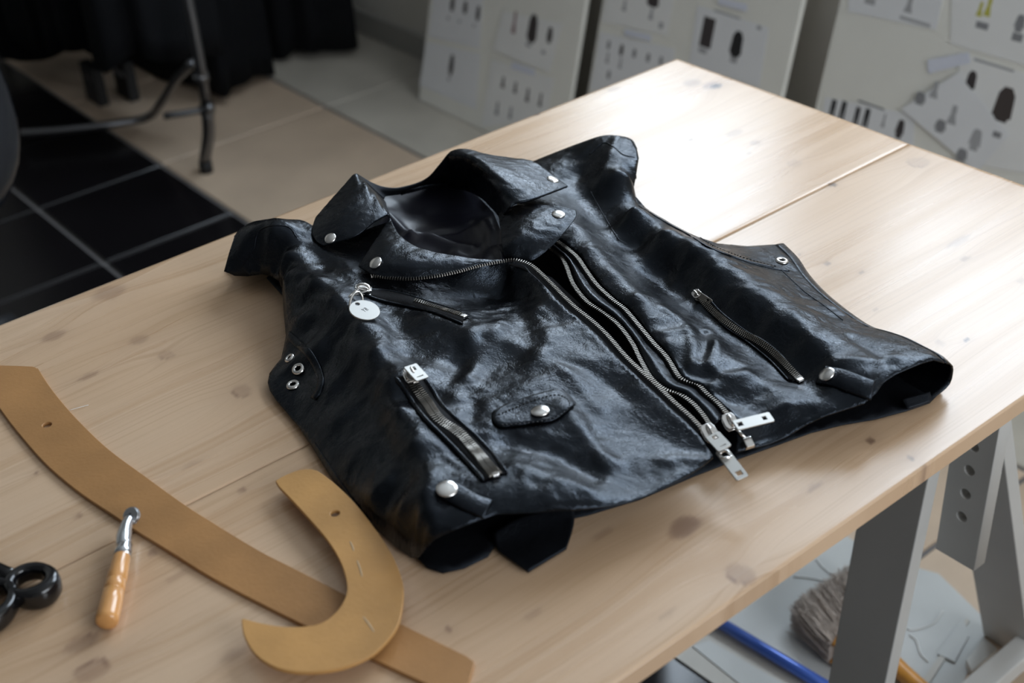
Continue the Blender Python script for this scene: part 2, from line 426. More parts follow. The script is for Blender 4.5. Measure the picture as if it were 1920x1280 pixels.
sheet([(1548,182),(1716,216),(1712,285),(1534,262)], 'sheet with black trouser pictures, cut by the table edge',
      [(1562,204,12,30,'trousers','black'),(1581,207,12,30,'trousers','black'),(1607,218,11,30,'trousers','black'),(1625,221,12,30,'trousers','black'),(1658,226,8,22,'dress','pale'),
       (1688,242,18,30,'coat','dark'),(1634,197,58,3,S,'grey')], M_paper2, .0006)

# ------------------------------------------------------------------ clothes rack and black things at the back
rk = empty('clothes_rack', (1.285, 3.2, 0), 'metal clothes rack on legs with rubber feet, black garments hanging from it', 'rack')
f0 = PZ(388, 322, 0)
fx = f0[0]
v, f = tube(cr([f0+np.array([0, 0, .0]), f0+np.array([.0, -.0, .03])], 3), .0160, 12); mesh('foot', v, f, M_rubber, rk)
v, f = tube(cr([f0+np.array([0, 0, .03]), PX(391, 250, fx), PX(388, 205, fx)], 8), .0145, 12); mesh('leg', v, f, M_chrome, rk)
J1 = PX(388, 205, fx)
v, f = tube(cr([J1, PX(372, 100, fx), PX(352, 0, fx), PX(352, 0, fx)+np.array([0, .05, 1.2])], 14), .0120, 12); mesh('post', v, f, M_chrome, rk)
for zz in (0., .08): 
    q = J1+np.array([0, 0, zz]); v, f = tube([q-[0,0,.009], q+[0,0,.009]], .0185, 12); mesh('collar', v, f, M_chrome, rk)
q = PX(396, 195, fx); v, f = tube([q, q+np.array([-.02, -.02, 0])], .008, 10); mesh('knob', v, f, M_chrome, rk)
# low bar sweeping to the left, feet of the far side, top rail
v, f = tube(cr([PX(360, 118, fx), PX(330, 150, fx), PX(304, 190, fx), PZ(276, 220, .04), PZ(200, 234, .04), PZ(120, 244, .04), PZ(40, 250, .04)], 40), .011, 10); mesh('low_bar', v, f, M_chrome, rk)
v, f = tube(cr([J1, J1+np.array([-.05, .02, .0]), J1+np.array([-.09, .04, .0])], 6), .008, 10); mesh('side_bar', v, f, M_chrome, rk)
tp = PX(352, 0, fx)+np.array([0, .05, 1.2])
v, f = tube(cr([tp, tp+np.array([0, 1.3, 0])], 4), .0095, 12); mesh('top_rail', v, f, M_chrome, rk)
v, f = tube([tp+np.array([0, 1.3, 0]), tp*np.array([1, 1, 0])+np.array([0, 1.3, 0])], .0095, 12); mesh('post', v, f, M_chrome, rk)

def drape(name, label, cx, cyy, z0, z1, wx, wy, cat='clothes', group=None, seed=0, hem=.03, parts=True):
    """hanging cloth tube with folds, gathered at the top"""
    n, m = 56, 22; V = []
    r_ = np.random.default_rng(seed); ph = r_.uniform(0, 6.28, 4)
    for i in range(m):
        t = i/(m-1)
        sc = .62+.38*(1-t)**.5 if t > .15 else 1.
        for k in range(n):
            a_ = 2*math.pi*k/n
            fold = 1+.10*(1-.6*t)*math.sin(5*a_+ph[0])+.05*math.sin(9*a_+ph[1]+2*t)+.03*math.sin(13*a_+ph[2])
            z = z0+(z1-z0)*t+(hem*math.sin(2*a_+ph[3])+.3*hem*math.sin(5*a_+ph[1]))*(1-t)**3
            ca, sa = math.cos(a_), math.sin(a_)
            V.append((cx+wx*sc*fold*math.copysign(abs(ca)**.75, ca), cyy+wy*sc*fold*math.copysign(abs(sa)**.75, sa), z))
    F = [(i*n+k, i*n+(k+1) % n, (i+1)*n+(k+1) % n, (i+1)*n+k) for i in range(m-1) for k in range(n)]
    F.append(tuple((m-1)*n+k for k in range(n)))
    e = empty(name, (cx, cyy, z0), label, cat, group)
    o = mesh('cloth', V, F, M_black_cloth, e); solid(o, .004)
    v, f = tube(cr([(cx, cyy, z1-.01), (cx, cyy, z1+.06), (cx-.02, cyy+.0, z1+.10), (cx, cyy, z1+.125)], 12), .002, 6); mesh('hanger_hook', v, f, M_chrome, e)
    return e
zt = tp[2]-.125
g_ = 'black garments on the rack'
drape('hanging_garment', 'black garment hanging nearest the rack post', fx-.0, 2.98, .26, zt, .14, .10, group=g_, seed=1)
drape('hanging_garment', 'black garment hanging second from the rack post', fx-.0, 3.22, .225, zt, .14, .10, group=g_, seed=2)
drape('hanging_garment', 'black garment hanging third from the rack post, above the two dark boxes', fx+.0, 3.46, .195, zt, .14, .10, group=g_, seed=3)
drape('hanging_garment', 'black garment hanging at the far end of the rack by the light wall', fx-.02, 3.74, .10, zt, .15, .11, group=g_, seed=5)
for k, (px, py) in enumerate(((178, 195), (236, 186))):
    b0 = PZ(px, py, 0)
    e = empty('dark_box', (b0[0], b0[1], 0), ['narrow black box standing under the garments, left of the pair', 'narrow black box with a pale print, right of the pair'][k], 'box', 'black boxes under the rack')
    MB().box(b0[0]-.0, b0[0]+.028, b0[1]-.034, b0[1]+.050, 0, .108).build('carton', simple('black_card', (.008, .008, .009), .6), e, bevel=.002)
    MB().box(b0[0]-.0008, b0[0]-.0001, b0[1]-.020, b0[1]+.036, .066, .082).build('printed_band', INK['grey'] if k else INK['dark'], e)
drape('long_coat', 'long black coat hanging almost to the floor against the far wall', 1.905, 3.52, .015, 1.5, .135, .33, 'coat', seed=8, hem=.012)
drape('long_coat', 'wide black coat hanging to the floor beside the rack post', 1.595, 3.47, .02, 1.5, .12, .33, 'coat', seed=9, hem=.012)

# ------------------------------------------------------------------ chair at the left edge
ch = empty('swivel_chair', (.42, 2.45, 0), 'black padded chair with a rounded back, cut by the left edge of the picture', 'chair')
def pad(c, ax, nrm_, rx, ry, th_, name, mat, e=2.6):
    V = []; nu, nv = 40, 20
    M = frame(c, ax, nrm_)
    for i in range(nv+1):
        ph = -math.pi/2+math.pi*i/nv
        for k in range(nu):
            a_ = 2*math.pi*k/nu
            def pw(x, q): return math.copysign(abs(x)**q, x)
            V.append(tuple(M @ Vector((rx*pw(math.cos(ph), .5)*pw(math.cos(a_), 2/e), ry*pw(math.cos(ph), .5)*pw(math.sin(a_), 2/e), th_*pw(math.sin(ph), .8)))))
    F = [(i*nu+k, i*nu+(k+1) % nu, (i+1)*nu+(k+1) % nu, (i+1)*nu+k) for i in range(nv) for k in range(nu)]
    o = mesh(name, V, F, mat, ch); return o
pad(np.array([.372, 2.05, .715]), (1, 0, 0), (.22, -.80, .56), .272, .27, .06, 'backrest', M_chair)
pad(np.array([.37, 2.30, .47]), (1, 0, 0), (0, 0, 1), .25, .25, .05, 'seat', M_chair)
v, f = tube(cr([(.36, 2.10, .68), (.36, 2.14, .46), (.37, 2.2, .41), (.37, 2.3, .41)], 12), .022, 10); mesh('back_bracket', v, f, M_rubber, ch)
v, f = lathe([(.0, .09), (.028, .09), (.028, .41), (.0, .41)], 16); mesh('gas_column', xf(Matrix.Translation((.37, 2.3, 0)), v), f, M_chrome, ch)
for k in range(5):
    a_ = 2*math.pi*k/5+.3; d_ = np.array([math.cos(a_), math.sin(a_), 0]); c0 = np.array([.37, 2.3, 0])
    v, f = tube(cr([c0+[0, 0, .10], c0+d_*.15+[0, 0, .09], c0+d_*.27+[0, 0, .065]], 8), [.022]*4+[.018]*4, 8); mesh('base_arm', v, f, M_rubber, ch)
    ax_ = np.array([-d_[1], d_[0], 0]); cc = c0+d_*.27+np.array([0, 0, .027])
    v, f = tube([cc-ax_*.014, cc+ax_*.014], .027, 14); mesh('caster', v, f, M_rubber, ch)

# ------------------------------------------------------------------ table top of two wide pine boards
TX0, TX1, TY0, TY1, TYS, TH = -.55, 1.2445, .4735, 1.2150, .8410, .0165
def wood_mat():
    m, nt, b = newmat('pine'); N = nt.nodes; L = nt.links
    tc = N.new('ShaderNodeTexCoord'); wa = N.new('ShaderNodeAttribute'); wa.attribute_name = 'warp'
    kn = N.new('ShaderNodeAttribute'); kn.attribute_name = 'knot'
    dk = N.new('ShaderNodeAttribute'); dk.attribute_name = 'dark'
    sep = N.new('ShaderNodeSeparateXYZ'); L.new(tc.outputs['Object'], sep.inputs[0])
    add = N.new('ShaderNodeMath'); add.operation = 'ADD'; L.new(sep.outputs[1], add.inputs[0]); L.new(wa.outputs['Fac'], add.inputs[1])
    def coords(sx, sy_):
        c = N.new('ShaderNodeCombineXYZ')
        a_ = N.new('ShaderNodeMath'); a_.operation = 'MULTIPLY'; a_.inputs[1].default_value = sx; L.new(sep.outputs[0], a_.inputs[0])
        b_ = N.new('ShaderNodeMath'); b_.operation = 'MULTIPLY'; b_.inputs[1].default_value = sy_; L.new(add.outputs[0], b_.inputs[0])
        L.new(a_.outputs[0], c.inputs[0]); L.new(b_.outputs[0], c.inputs[1]); L.new(sep.outputs[2], c.inputs[2]); return c
    def noise(vec, s, d=4):
        n = N.new('ShaderNodeTexNoise'); n.inputs['Scale'].default_value = s; n.inputs['Detail'].default_value = d
        n.inputs['Roughness'].default_value = .6; L.new(vec.outputs[0], n.inputs['Vector']); return n
    g1 = noise(coords(1.1, 42), 1, 3); g2 = noise(coords(2.2, 270), 1, 4); g3 = noise(coords(1.2, 7), 1, 3); g4 = noise(coords(14, 500), 1, 2)
    def ramp(src, pts):
        r = N.new('ShaderNodeValToRGB'); e = r.color_ramp.elements
        e[0].position, e[0].color = pts[0][0], (*pts[0][1], 1); e[1].position, e[1].color = pts[-1][0], (*pts[-1][1], 1)
        for p, c in pts[1:-1]:
            q = e.new(p); q.color = (*c, 1)
        L.new(src, r.inputs[0]); return r
    def mix(fac, a_, b_, kind='MIX'):
        x = N.new('ShaderNodeMix'); x.data_type = 'RGBA'; x.blend_type = kind
        if isinstance(fac, (int, float)): x.inputs[0].default_value = fac
        else: L.new(fac, x.inputs[0])
        for s_, i in ((a_, 6), (b_, 7)):
            if isinstance(s_, tuple): x.inputs[i].default_value = (*s_, 1)
            else: L.new(s_, x.inputs[i])
        return x.outputs[2]
    base = ramp(g3.outputs[0], [(.3, (.56, .37, .225)), (.5, (.615, .425, .278)), (.7, (.64, .46, .315))])
    l1 = ramp(g1.outputs[0], [(.36, (.84, .78, .70)), (.48, (1, 1, 1)), (.62, (1, 1, 1)), (.75, (.90, .86, .82))])
    l2 = ramp(g2.outputs[0], [(.34, (.86, .82, .77)), (.5, (1, 1, 1)), (.7, (1.0, 1.0, 1.0))])
    l4 = ramp(g4.outputs[0], [(.3, (.95, .94, .92)), (.6, (1, 1, 1))])
    c = mix(.55, base.outputs[0], l1.outputs[0], 'MULTIPLY'); c = mix(.7, c, l2.outputs[0], 'MULTIPLY'); c = mix(.7, c, l4.outputs[0], 'MULTIPLY')
    c = mix(kn.outputs['Fac'], c, (.25, .145, .095)); c = mix(dk.outputs['Fac'], c, (.03, .016, .010))
    L.new(c, b.inputs['Base Color'])
    b.inputs['Specular IOR Level'].default_value = .58
    rr = N.new('ShaderNodeMapRange'); rr.inputs[1].default_value = .35; rr.inputs[2].default_value = .65; rr.inputs[3].default_value = .25; rr.inputs[4].default_value = .33
    L.new(g1.outputs[0], rr.inputs[0]); L.new(rr.outputs[0], b.inputs['Roughness'])
    bp = N.new('ShaderNodeBump'); bp.inputs['Strength'].default_value = .12; bp.inputs['Distance'].default_value = .0006
    L.new(g2.outputs[0], bp.inputs['Height']); L.new(bp.outputs[0], b.inputs['Normal'])
    return m
M_wood = wood_mat()
# knots: px, py, length, width (px), strength, ring, black
KN = [(100,630,26,10,.55,0,0),(260,637,20,9,.45,0,0),(312,665,14,10,.5,1,0),(452,733,18,13,.6,1,0),(205,548,34,16,.45,0,0),(165,705,24,5,.5,0,0),
      (455,917,8,5,.7,0,0),(66,888,5,4,.8,0,0),(146,967,5,4,.7,0,0),(286,1035,9,6,.7,0,0),(150,1207,30,11,.7,1,0),(172,1257,32,15,.8,1,0),
      (841,1180,8,6,.7,0,0),(1284,987,40,16,.75,0,.1),(1388,1074,24,18,.75,1,0),(1633,826,9,5,.8,0,.5),(1708,858,8,4,.8,0,.4),(1741,878,7,10,.7,0,0),
      (1526,913,22,4,.55,0,0),(1298,155,20,11,.55,0,0),(1342,161,15,7,1.,0,1.),(1336,160,22,10,.7,0,0),(1006,212,9,4,1,0,.9),(1152,166,16,6,.4,0,0),
      (1376,250,22,7,.35,0,0),(1416,268,12,6,.45,0,0),(1489,306,14,8,.4,1,0),(1561,345,8,5,.8,0,.8),(1722,303,22,12,.5,1,0),(1796,453,40,5,.45,0,0),
      (1810,485,14,4,.45,0,.1),(1552,494,7,4,.6,0,.3),(1617,511,6,3,.6,0,.2),(1500,476,5,3,.5,0,.1),(1813,637,7,3,.9,0,.8),(1762,643,8,6,.5,1,0),(1916,527,10,5,.5,1,0),
      (1640,580,8,3,.4,0,0),(880,300,30,8,.35,0,0),(1404,287,7,3,.3,0,.1),(1296,262,5,3,.5,0,.3),(1285,285,7,3,.3,0,0),(660,420,30,8,.3,0,0),(360,870,24,4,.3,0,0),(1250,1150,22,5,.3,0,0),
      (330,1080,26,6,.3,0,0),(440,1225,30,7,.35,0,0),(1000,1150,26,5,.3,0,0),(1130,1000,30,5,.35,0,0),(40,560,14,8,.35,0,0)]
KW = []
for px, py, l, w_, s_, ring, bk in KN:
    c_ = T(px, py); k = np.linalg.norm(c_-CAMP)/FPX
    KW.append((c_[0], c_[1], l*k*1.1, w_*k*1.75, s_, ring, bk))
def plank(name, y0, y1, parent, seed):
    nx, ny = 520, int((y1-y0)/.0032)
    xs = np.linspace(TX0, TX1, nx); ys = np.linspace(y0, y1, ny)
    Xg, Yg = np.meshgrid(xs, ys, indexing='ij'); X = Xg.ravel(); Y = Yg.ravel()
    b = .0007
    edge = np.minimum(np.minimum(X-TX0, TX1-X), np.minimum(Y-y0, y1-Y)); edge = np.clip(edge/b, 0, 1)
    cup = -.0006*np.clip((2*(Y-(y0+y1)/2)/(y1-y0))**2, 0, 1)
    Z = TZ+cup-(1-np.sqrt(1-(1-edge)**2))*b
    knot = np.zeros_like(X); dark = np.zeros_like(X); warp = .012*perlin(X*1.6+seed, Y*5)+.004*perlin(X*6, Y*14+seed)
    for kx, ky, l, w_, s_, ring, bk in KW:
        if not (y0-.05 < ky < y1+.05): continue
        dx = (X-kx)/l; dy = (Y-ky)/w_; wob = 1+.22*perlin(X*70+kx*90, Y*70)
        d = np.sqrt(dx*dx+dy*dy)*wob
        m_ = np.clip((1.05-d)*2.2, 0, 1); m_ = m_*m_*(3-2*m_)
        if ring: m_ = m_*.55+1.1*np.exp(-((d-.85)/.11)**2)*np.clip(.4+.6*np.sin(np.arctan2(dy, dx)+kx*40), .15, 1)
        halo = .28*np.exp(-(dx/2.6)**2-(dy/1.8)**2)
        knot = np.maximum(knot, np.clip(.85*s_*m_+.8*s_*halo, 0, 1)); dark = np.maximum(dark, bk*np.clip(1.0-d*1.15, 0, 1)**.6)
        warp += np.sign(dy)*w_*.9*np.exp(-(dx/3.2)**2-(dy/3.)**2)
    me = bpy.data.meshes.new(name)
    V = list(zip(X.tolist(), Y.tolist(), Z.tolist()))
    F = [(i*ny+j, (i+1)*ny+j, (i+1)*ny+j+1, i*ny+j+1) for i in range(nx-1) for j in range(ny-1)]
    # sides and underside
    rim = [i*ny for i in range(nx)]+[(nx-1)*ny+j for j in range(1, ny)]+[i*ny+ny-1 for i in range(nx-2, -1, -1)]+[j for j in range(ny-2, 0, -1)]
    n0 = len(V); V += [(V[i][0], V[i][1], TZ-TH) for i in rim]; R_ = len(rim)
    F += [(rim[k], n0+k, n0+(k+1) % R_, rim[(k+1) % R_]) for k in range(R_)]
    F.append(tuple(range(n0+R_-1, n0-1, -1)))
    me.from_pydata(V, [], F); me.update()
    pad_ = np.zeros(R_)
    def attr(nm, arr):
        a_ = me.attributes.new(nm, 'FLOAT', 'POINT')
        rimv = arr[np.array(rim)]
        a_.data.foreach_set('value', np.r_[arr, rimv].astype(np.float32))
    attr('knot', knot); attr('dark', dark); attr('warp', warp)
    sm = [True]*(len(F)-R_-1)+[False]*(R_+1); me.polygons.foreach_set('use_smooth', sm)
    return link(name, me, M_wood, parent)
tb = empty('table_top', ((TX0+TX1)/2, (TY0+TY1)/2, TZ-TH), 'knotty pale pine table top of two wide boards', 'table')
plank('board', TY0, TYS-.00035, tb, 3.1); plank('board', TYS+.00035, TY1, tb, 8.7)

# ------------------------------------------------------------------ trestle
def trestle(x, ymir, label):
    e = empty('trestle', (x, .66, 0), label, 'trestle', 'trestles under the table')
    zt_ = TZ-TH
    def slab(name, y0, y1, xt, xb, z0, z1, t=.022):
        MB().hexa([(xb, y0, z0), (xb+t, y0, z0), (xb+t, y1, z0), (xb, y1, z0), (xt, y0, z1), (xt+t, y0, z1), (xt+t, y1, z1), (xt, y1, z1)]).build(name, M_trestle, e, bevel=.0015)
    dx = x-1.1
    for s in (0, 1):
        my = (lambda a, b: (a, b)) if s == 0 else (lambda a, b: (1.72-b, 1.72-a))
        slab('leg', *my(.635, .712), 1.066+dx, 1.004+dx, .0018, .69)
        slab('leg', *my(.615, .690), 1.050+.022+dx, 1.338+dx, .0018, .69)
        y0, y1 = my(.594, .644)
        M = Matrix(((0, 0, 1, 1.1+dx), (1, 0, 0, 0), (0, 1, 0, 0), (0, 0, 0, 1)))
        hz = [.404, .437, .470, .503, .536]
        plate('post', [[(y0, .34), (y1, .34), (y1, zt_-.03), (y0, zt_-.03)]]+[circ((y0+y1)/2, z, .0072, 18) for z in hz], .022, M_trestle, M, e, bevel=.0008)
        MB().box(1.02+dx, 1.36+dx, *my(.60, .632), .034, .062).build('foot_rail', M_trestle, e, bevel=.002)
    MB().box(1.078+dx, 1.144+dx, .56, 1.16, zt_-.03, zt_).build('top_rail', M_trestle, e, bevel=.002)
    return e
trestle(1.1, 0, 'pale grey trestle with a row of round holes, under the right table end')
trestle(-.35, 0, 'pale grey painted trestle under the hidden left end of the table')

# ------------------------------------------------------------------ things on the floor under the table
def fl_plate(name, pts, label, cat, mat, z=.0, t=.002, group=None):
    q = [PZ(px, py, z+t) for px, py in pts]; L_ = [(p[0], p[1]) for p in q]
    a_ = sum(L_[i][0]*L_[(i+1) % len(L_)][1]-L_[(i+1) % len(L_)][0]*L_[i][1] for i in range(len(L_)))
    if a_ < 0: L_ = L_[::-1]
    o = plate(name, [L_], t, mat, Matrix.Translation((0, 0, z))); return tag(o, label, cat, group)
fl_plate('pattern_sheet', [(1300,1015),(1560,985),(1640,1040),(1760,1075),(1858,1170),(1800,1290),(1700,1420),(1600,1340),(1350,1180),(1240,1130)], 'large pale card sheet spread on the floor under the table', 'card', M_sheet, 0, .0015)
fl_plate('card_sheet', [(1240,1205),(1340,1162),(1605,1325),(1520,1420),(1360,1296),(1268,1232)], 'grey card lying under the blue pole', 'card', M_sheet2, .0016, .002)
fl_plate('card_strip', [(1298,1210),(1330,1200),(1500,1300),(1460,1340)], 'narrow pale card strip left of the blue pole', 'card', M_sheet, .0037, .002)
fl_plate('card_offcut', [(1758,1225),(1806,1158),(1817,1190),(1790,1240)], 'small pale card offcut by the trestle foot, nearest the broom handle', 'card', M_sheet, .0016, .004, 'card offcuts')
fl_plate('card_offcut', [(1812,1236),(1846,1195),(1870,1215),(1822,1258)], 'small white card offcut beside the trestle leg', 'card', M_scrap, .0016, .012, 'card offcuts')
fl_plate('card_offcut', [(1722,1284),(1812,1158),(1818,1162),(1735,1292)], 'thin grey card offcut beside the broom handle', 'card', M_sheet2, .0016, .003, 'card offcuts')
for pts, lab in (([(1530,1048),(1545,1065),(1570,1085)], 'white thread end above the brush'), ([(1488,1080),(1530,1085),(1580,1098)], 'white thread lying beside the brush'),
                 ([(1768,1145),(1750,1168),(1715,1180),(1700,1178)], 'curved white thread between the trestle legs'),
                 ([(1705,1190),(1718,1200),(1726,1225),(1740,1240)], 'short white thread near the card offcuts')):
    P_ = cr([PZ(x, y, .0032) for x, y in pts], 16); v, f = tube(P_, .0011, 6); o = mesh('thread', v, f, M_scrap); tag(o, lab, 'thread', 'white threads on the floor')
# blue pole
a_, b_ = PZ(1335, 1158, .017), PZ(1600, 1318, .017); d_ = nrm(b_-a_); a_ = a_-d_*.08; b_ = b_+d_*.02
e = empty('blue_pole', (a_+b_)/2, 'blue enamelled metal pole lying on the floor under the table', 'pole')
v, f = tube([a_, b_], .0088, 20); mesh('shaft', v, f, M_blue, e)
for q, s in ((a_, -1), (b_, 1)): v, f = tube([q, q+d_*s*.02], .0095, 16); mesh('end_cap', v, f, M_rubber, e)
# broom: bristles fan out from an orange wooden block, handle beyond the leg
e = empty('hand_broom', PZ(1540, 1190, 0), 'broom with grey-brown bristles and an orange wooden handle, lying under the table', 'broom')
bc = PZ(1578, 1190, .035); bd = nrm(PZ(1545, 1085, .035)-PZ(1600, 1260, .035)); bd[2] = 0; bd = nrm(bd)
fan = nrm(PZ(1480, 1150, .035)-PZ(1580, 1190, .035)); fan[2] = 0; fan = nrm(fan)
side = nrm(np.cross([0, 0, 1.], fan))
V_ = []; F_ = []
r_ = np.random.default_rng(11)
A0 = PZ(1556, 1225, .03); A1 = PZ(1640, 1115, .045)
for k in range(2400):
    s = r_.uniform(); q = A0+(A1-A0)*s+np.array([0, 0, r_.uniform(-.018, .022)])
    tgt = PZ(1484+ (1610-1484)*s + r_.normal(0, 3), 1158-(1158-1072)*s**.8+r_.normal(0, 4), .03) + np.array([0, 0, r_.uniform(-.022, .025)])
    mid = (q+tgt)/2+np.array([r_.normal(0, .004), r_.normal(0, .004), r_.normal(0, .003)+.004])
    P_ = cr([q, mid, tgt], 5); n0 = len(V_); wv = nrm(np.cross(tgt-q, r_.normal(size=3)))*.0007
    for i, p in enumerate(P_):
        V_ += [p-wv*(1-.15*i), p+wv*(1-.15*i)]
    F_ += [(n0+2*i, n0+2*i+1, n0+2*i+3, n0+2*i+2) for i in range(4)]
o = mesh('bristles', V_, F_, M_bristle, e); o['kind'] = 'stuff'; solid(o, .0008, 0)
rows = []
for s in np.linspace(0, .5, 7):
    q = A0+(A1-A0)*s-fan*.012; rr = .031*math.sin(math.pi*(.16+.68*s))**.5
    rows.append([q+fan*.012+np.array([0, 0, rr*.8]), q-fan*.012+np.array([0, 0, rr]), q-fan*.03+np.array([0, 0, .2*rr]), q-fan*.012-np.array([0, 0, rr]), q+fan*.012-np.array([0, 0, rr*.8])])
B_ = loft(rows, 20, 20); v, f = gridmesh(B_); f = up_faces(v, f); o = mesh('head_block', v, f, M_orange, e); solid(o, .004)
h0 = (A0+A1)/2-fan*.02; h1 = PZ(1690, 1258, .016); hd = nrm(h1-h0)
v, f = tube(cr([h0, h1, h1+np.array([hd[0], hd[1], 0])*.16], 10), .0125, 14); mesh('handle', v, f, M_orange, e)

# ------------------------------------------------------------------ drafting templates on the table
def outline2(pts, z0, plane=None):
    """pixels -> points on the (tilted) plane z = z0(x, y)"""
    out = []
    for px, py in pts:
        h = .004
        for _ in range(8):
            q = T(px, py, h); h = plane(q[0], q[1]) if plane else z0
        out.append((q[0], q[1], h))
    return out
def smooth_loop(P, n):
    P = np.asarray(P, float); Q = np.vstack([P, P[:1]]); return cr(Q, n+1)[:-1]
def hplate(name, loop3, holes, t, mat, parent, zf, bevel=.0006):
    L_ = [(p[0], p[1]) for p in loop3]
    a_ = sum(L_[i][0]*L_[(i+1) % len(L_)][1]-L_[(i+1) % len(L_)][0]*L_[i][1] for i in range(len(L_)))
    if a_ < 0: L_ = L_[::-1]
    o = plate(name, [L_]+holes, t, mat, Matrix.Identity(4), parent, bevel)
    for vtx in o.data.vertices:
        vtx.co.z += TZ+zf(vtx.co.x, vtx.co.y)-t
    return o
def poly_s(*segs):                                     # join smoothed open segments into one loop
    out = []
    for s_, n in segs:
        P = cr(np.array(s_, float), n); out += [tuple(p) for p in P]
    return out
RT = .0035
rul_up = [(-130,676),(-60,682),(0,685),(40,686),(60,687),(71,692)]
rul_e1 = [(71,692),(82,709),(100,735),(140,782),(200,840),(270,892),(345,946),(400,981),(486,1033),(551,1066),(646,1115),(751,1170),(814,1201),(879,1233),(887,1240)]
rul_end = [(888,1246),(873,1282),(852,1335)]
rul_lo = [(846,1336),(804,1316),(760,1294),(699,1262),(574,1198),(486,1150),(394,1098),(309,1042),(253,1004),(220,980),(150,932),(87,878),(30,812),(0,772),(-60,690+20),(-130,640)]
rul_lo = [(846,1301),(804,1282),(699,1233),(574,1172),(486,1128),(394,1079),(309,1026),(253,992),(220,969),(150,922),(87,869),(30,804),(0,764),(-40,712),(-90,690)]
lp = poly_s(([(-88,684),(0,685),(58,687)], 8), ([(60,687),(66,689),(71,693)], 4), (rul_e1, 60), ([(888,1243),(880,1270),(872,1300)], 5), (rul_lo, 60))
e = empty('curved_ruler', T(400, 1040), 'long brown hardboard curve ruler with a small hole, under the hooked template', 'ruler')
L3 = [T(x, y, RT) for x, y in lp]; hc = T(88, 796, RT)
hplate('blade', L3, [circ(hc[0], hc[1], .0045, 18)], RT, M_mason, e, lambda x, y: RT)
pl = lambda x, y: .0043+.0105*max(0., min(1., (1.06-y)/.30))   # hooked template: tip low, hook resting on the ruler
Jo = [(518,901),(531,893),(550,885),(568,880),(590,881),(607,891),(633,912),(666,945),(702,991),(732,1037),(751,1083),(755,1116),(748,1162),(732,1191),(699,1224),(650,1247),(600,1257),(551,1257),(512,1247),(479,1224),(459,1191),(454,1162)]
Ji = [(456,1160),(486,1168),(528,1175),(568,1175),(604,1168),(633,1145),(650,1116),(651,1090),(640,1053),(617,1014),(584,975),(551,939),(525,912),(519,903)]
J2 = outline2(poly_s((Jo, 70), (Ji, 60)), .005, pl)
q = outline2([(628,962)], .005, pl)[0]
e = empty('hook_template', T(640, 1080), 'yellowish hooked hardboard template lying across the curved ruler', 'template')
hplate('plate', J2, [circ(q[0], q[1], .0042, 18)], .0032, M_mason2, e, pl)
for (x0, y0), (x1, y1), w_ in (((655,1012),(664,1035),2.2),((668,1046),(680,1085),2.4),((678,1152),(704,1188),2.6)):
    P_ = outline2([(x0, y0), ((x0+x1)/2+1, (y0+y1)/2), (x1, y1)], .005, pl); P_ = [(p[0], p[1], TZ+p[2]-.0006) for p in P_]
    v, f = tube(cr(P_, 8), [.0004, .0008, .001, .001, .001, .001, .0008, .0004], 6); mesh('scratch', v, f, M_scuff, e)

# ------------------------------------------------------------------ tracing wheel
e = empty('tracing_wheel', T(208, 1120), 'tracing wheel with a turned wooden handle and steel head, resting on the curved ruler', 'tool')
hb, hf = T(199, 1168, .0085), T(229, 1042, .0105); ax = nrm(hf-hb); Lh = np.linalg.norm(hf-hb)
prof = [(0, 0), (.0062, 0), (.0080, .0015), (.0084, .005), (.0083, .018), (.0080, .030), (.0068, .0312), (.0068, .032), (.0076, .0333), (.0077, .0400), (.0069, .0412), (.0069, .0420), (.0076, .0433),
        (.0073, Lh*.75), (.0066, Lh*.97), (.0060, Lh), (0, Lh)]
Mh = frame(hb, (0, 0, 1), ax)
v, f = lathe(prof, 28); mesh('handle', xf(Mh, v), f, M_handle, e)
v, f = lathe([(0, Lh-.001), (.0066, Lh-.001), (.0066, Lh+.004), (.0058, Lh+.010), (.0050, Lh+.014), (0, Lh+.014)], 24); mesh('ferrule', xf(Mh, v), f, M_steel, e)
wc = T(247, 967, .0125); hd = nrm(wc-hf)
P_ = cr([hf+ax*.010, T(231.5, 1012, .0115), T(236, 986, .0125), T(243, 971, .0128)], 14)
v, f = tube(P_, np.interp(np.linspace(0, 1, 14), [0, .35, .7, 1], [.0060, .0060, .0050, .0040]), 16); mesh('neck', v, f, M_steel, e)
fn = nrm(np.array([-.55, -.35, .76]))                              # the head lies over, its cheek facing up
Mw = frame(wc, hd, fn)
for z in (-.0022, .0010):
    plate('cheek', [circ(0, 0, .0062, 28), circ(0, 0, .0011, 10)], .0012, M_steel, Mw @ Matrix.Translation((0, 0, z)), e, .0003)
Lw = []
for k in range(36):
    for rr in (.0066, .0075):
        a_ = 2*math.pi*(k+(.5 if rr > .007 else 0))/36; Lw.append((rr*math.cos(a_), rr*math.sin(a_)))
plate('wheel', [Lw, circ(0, 0, .0011, 10)], .0012, M_steel, Mw @ Matrix.Translation((0, 0, -.0006)), e)
v, f = lathe([(0, -.0032), (.0017, -.0032), (.002, -.0024), (.002, .0024), (.0015, .0034), (0, .0034)], 16); mesh('hub', xf(Mw, v), f, M_blackp, e)

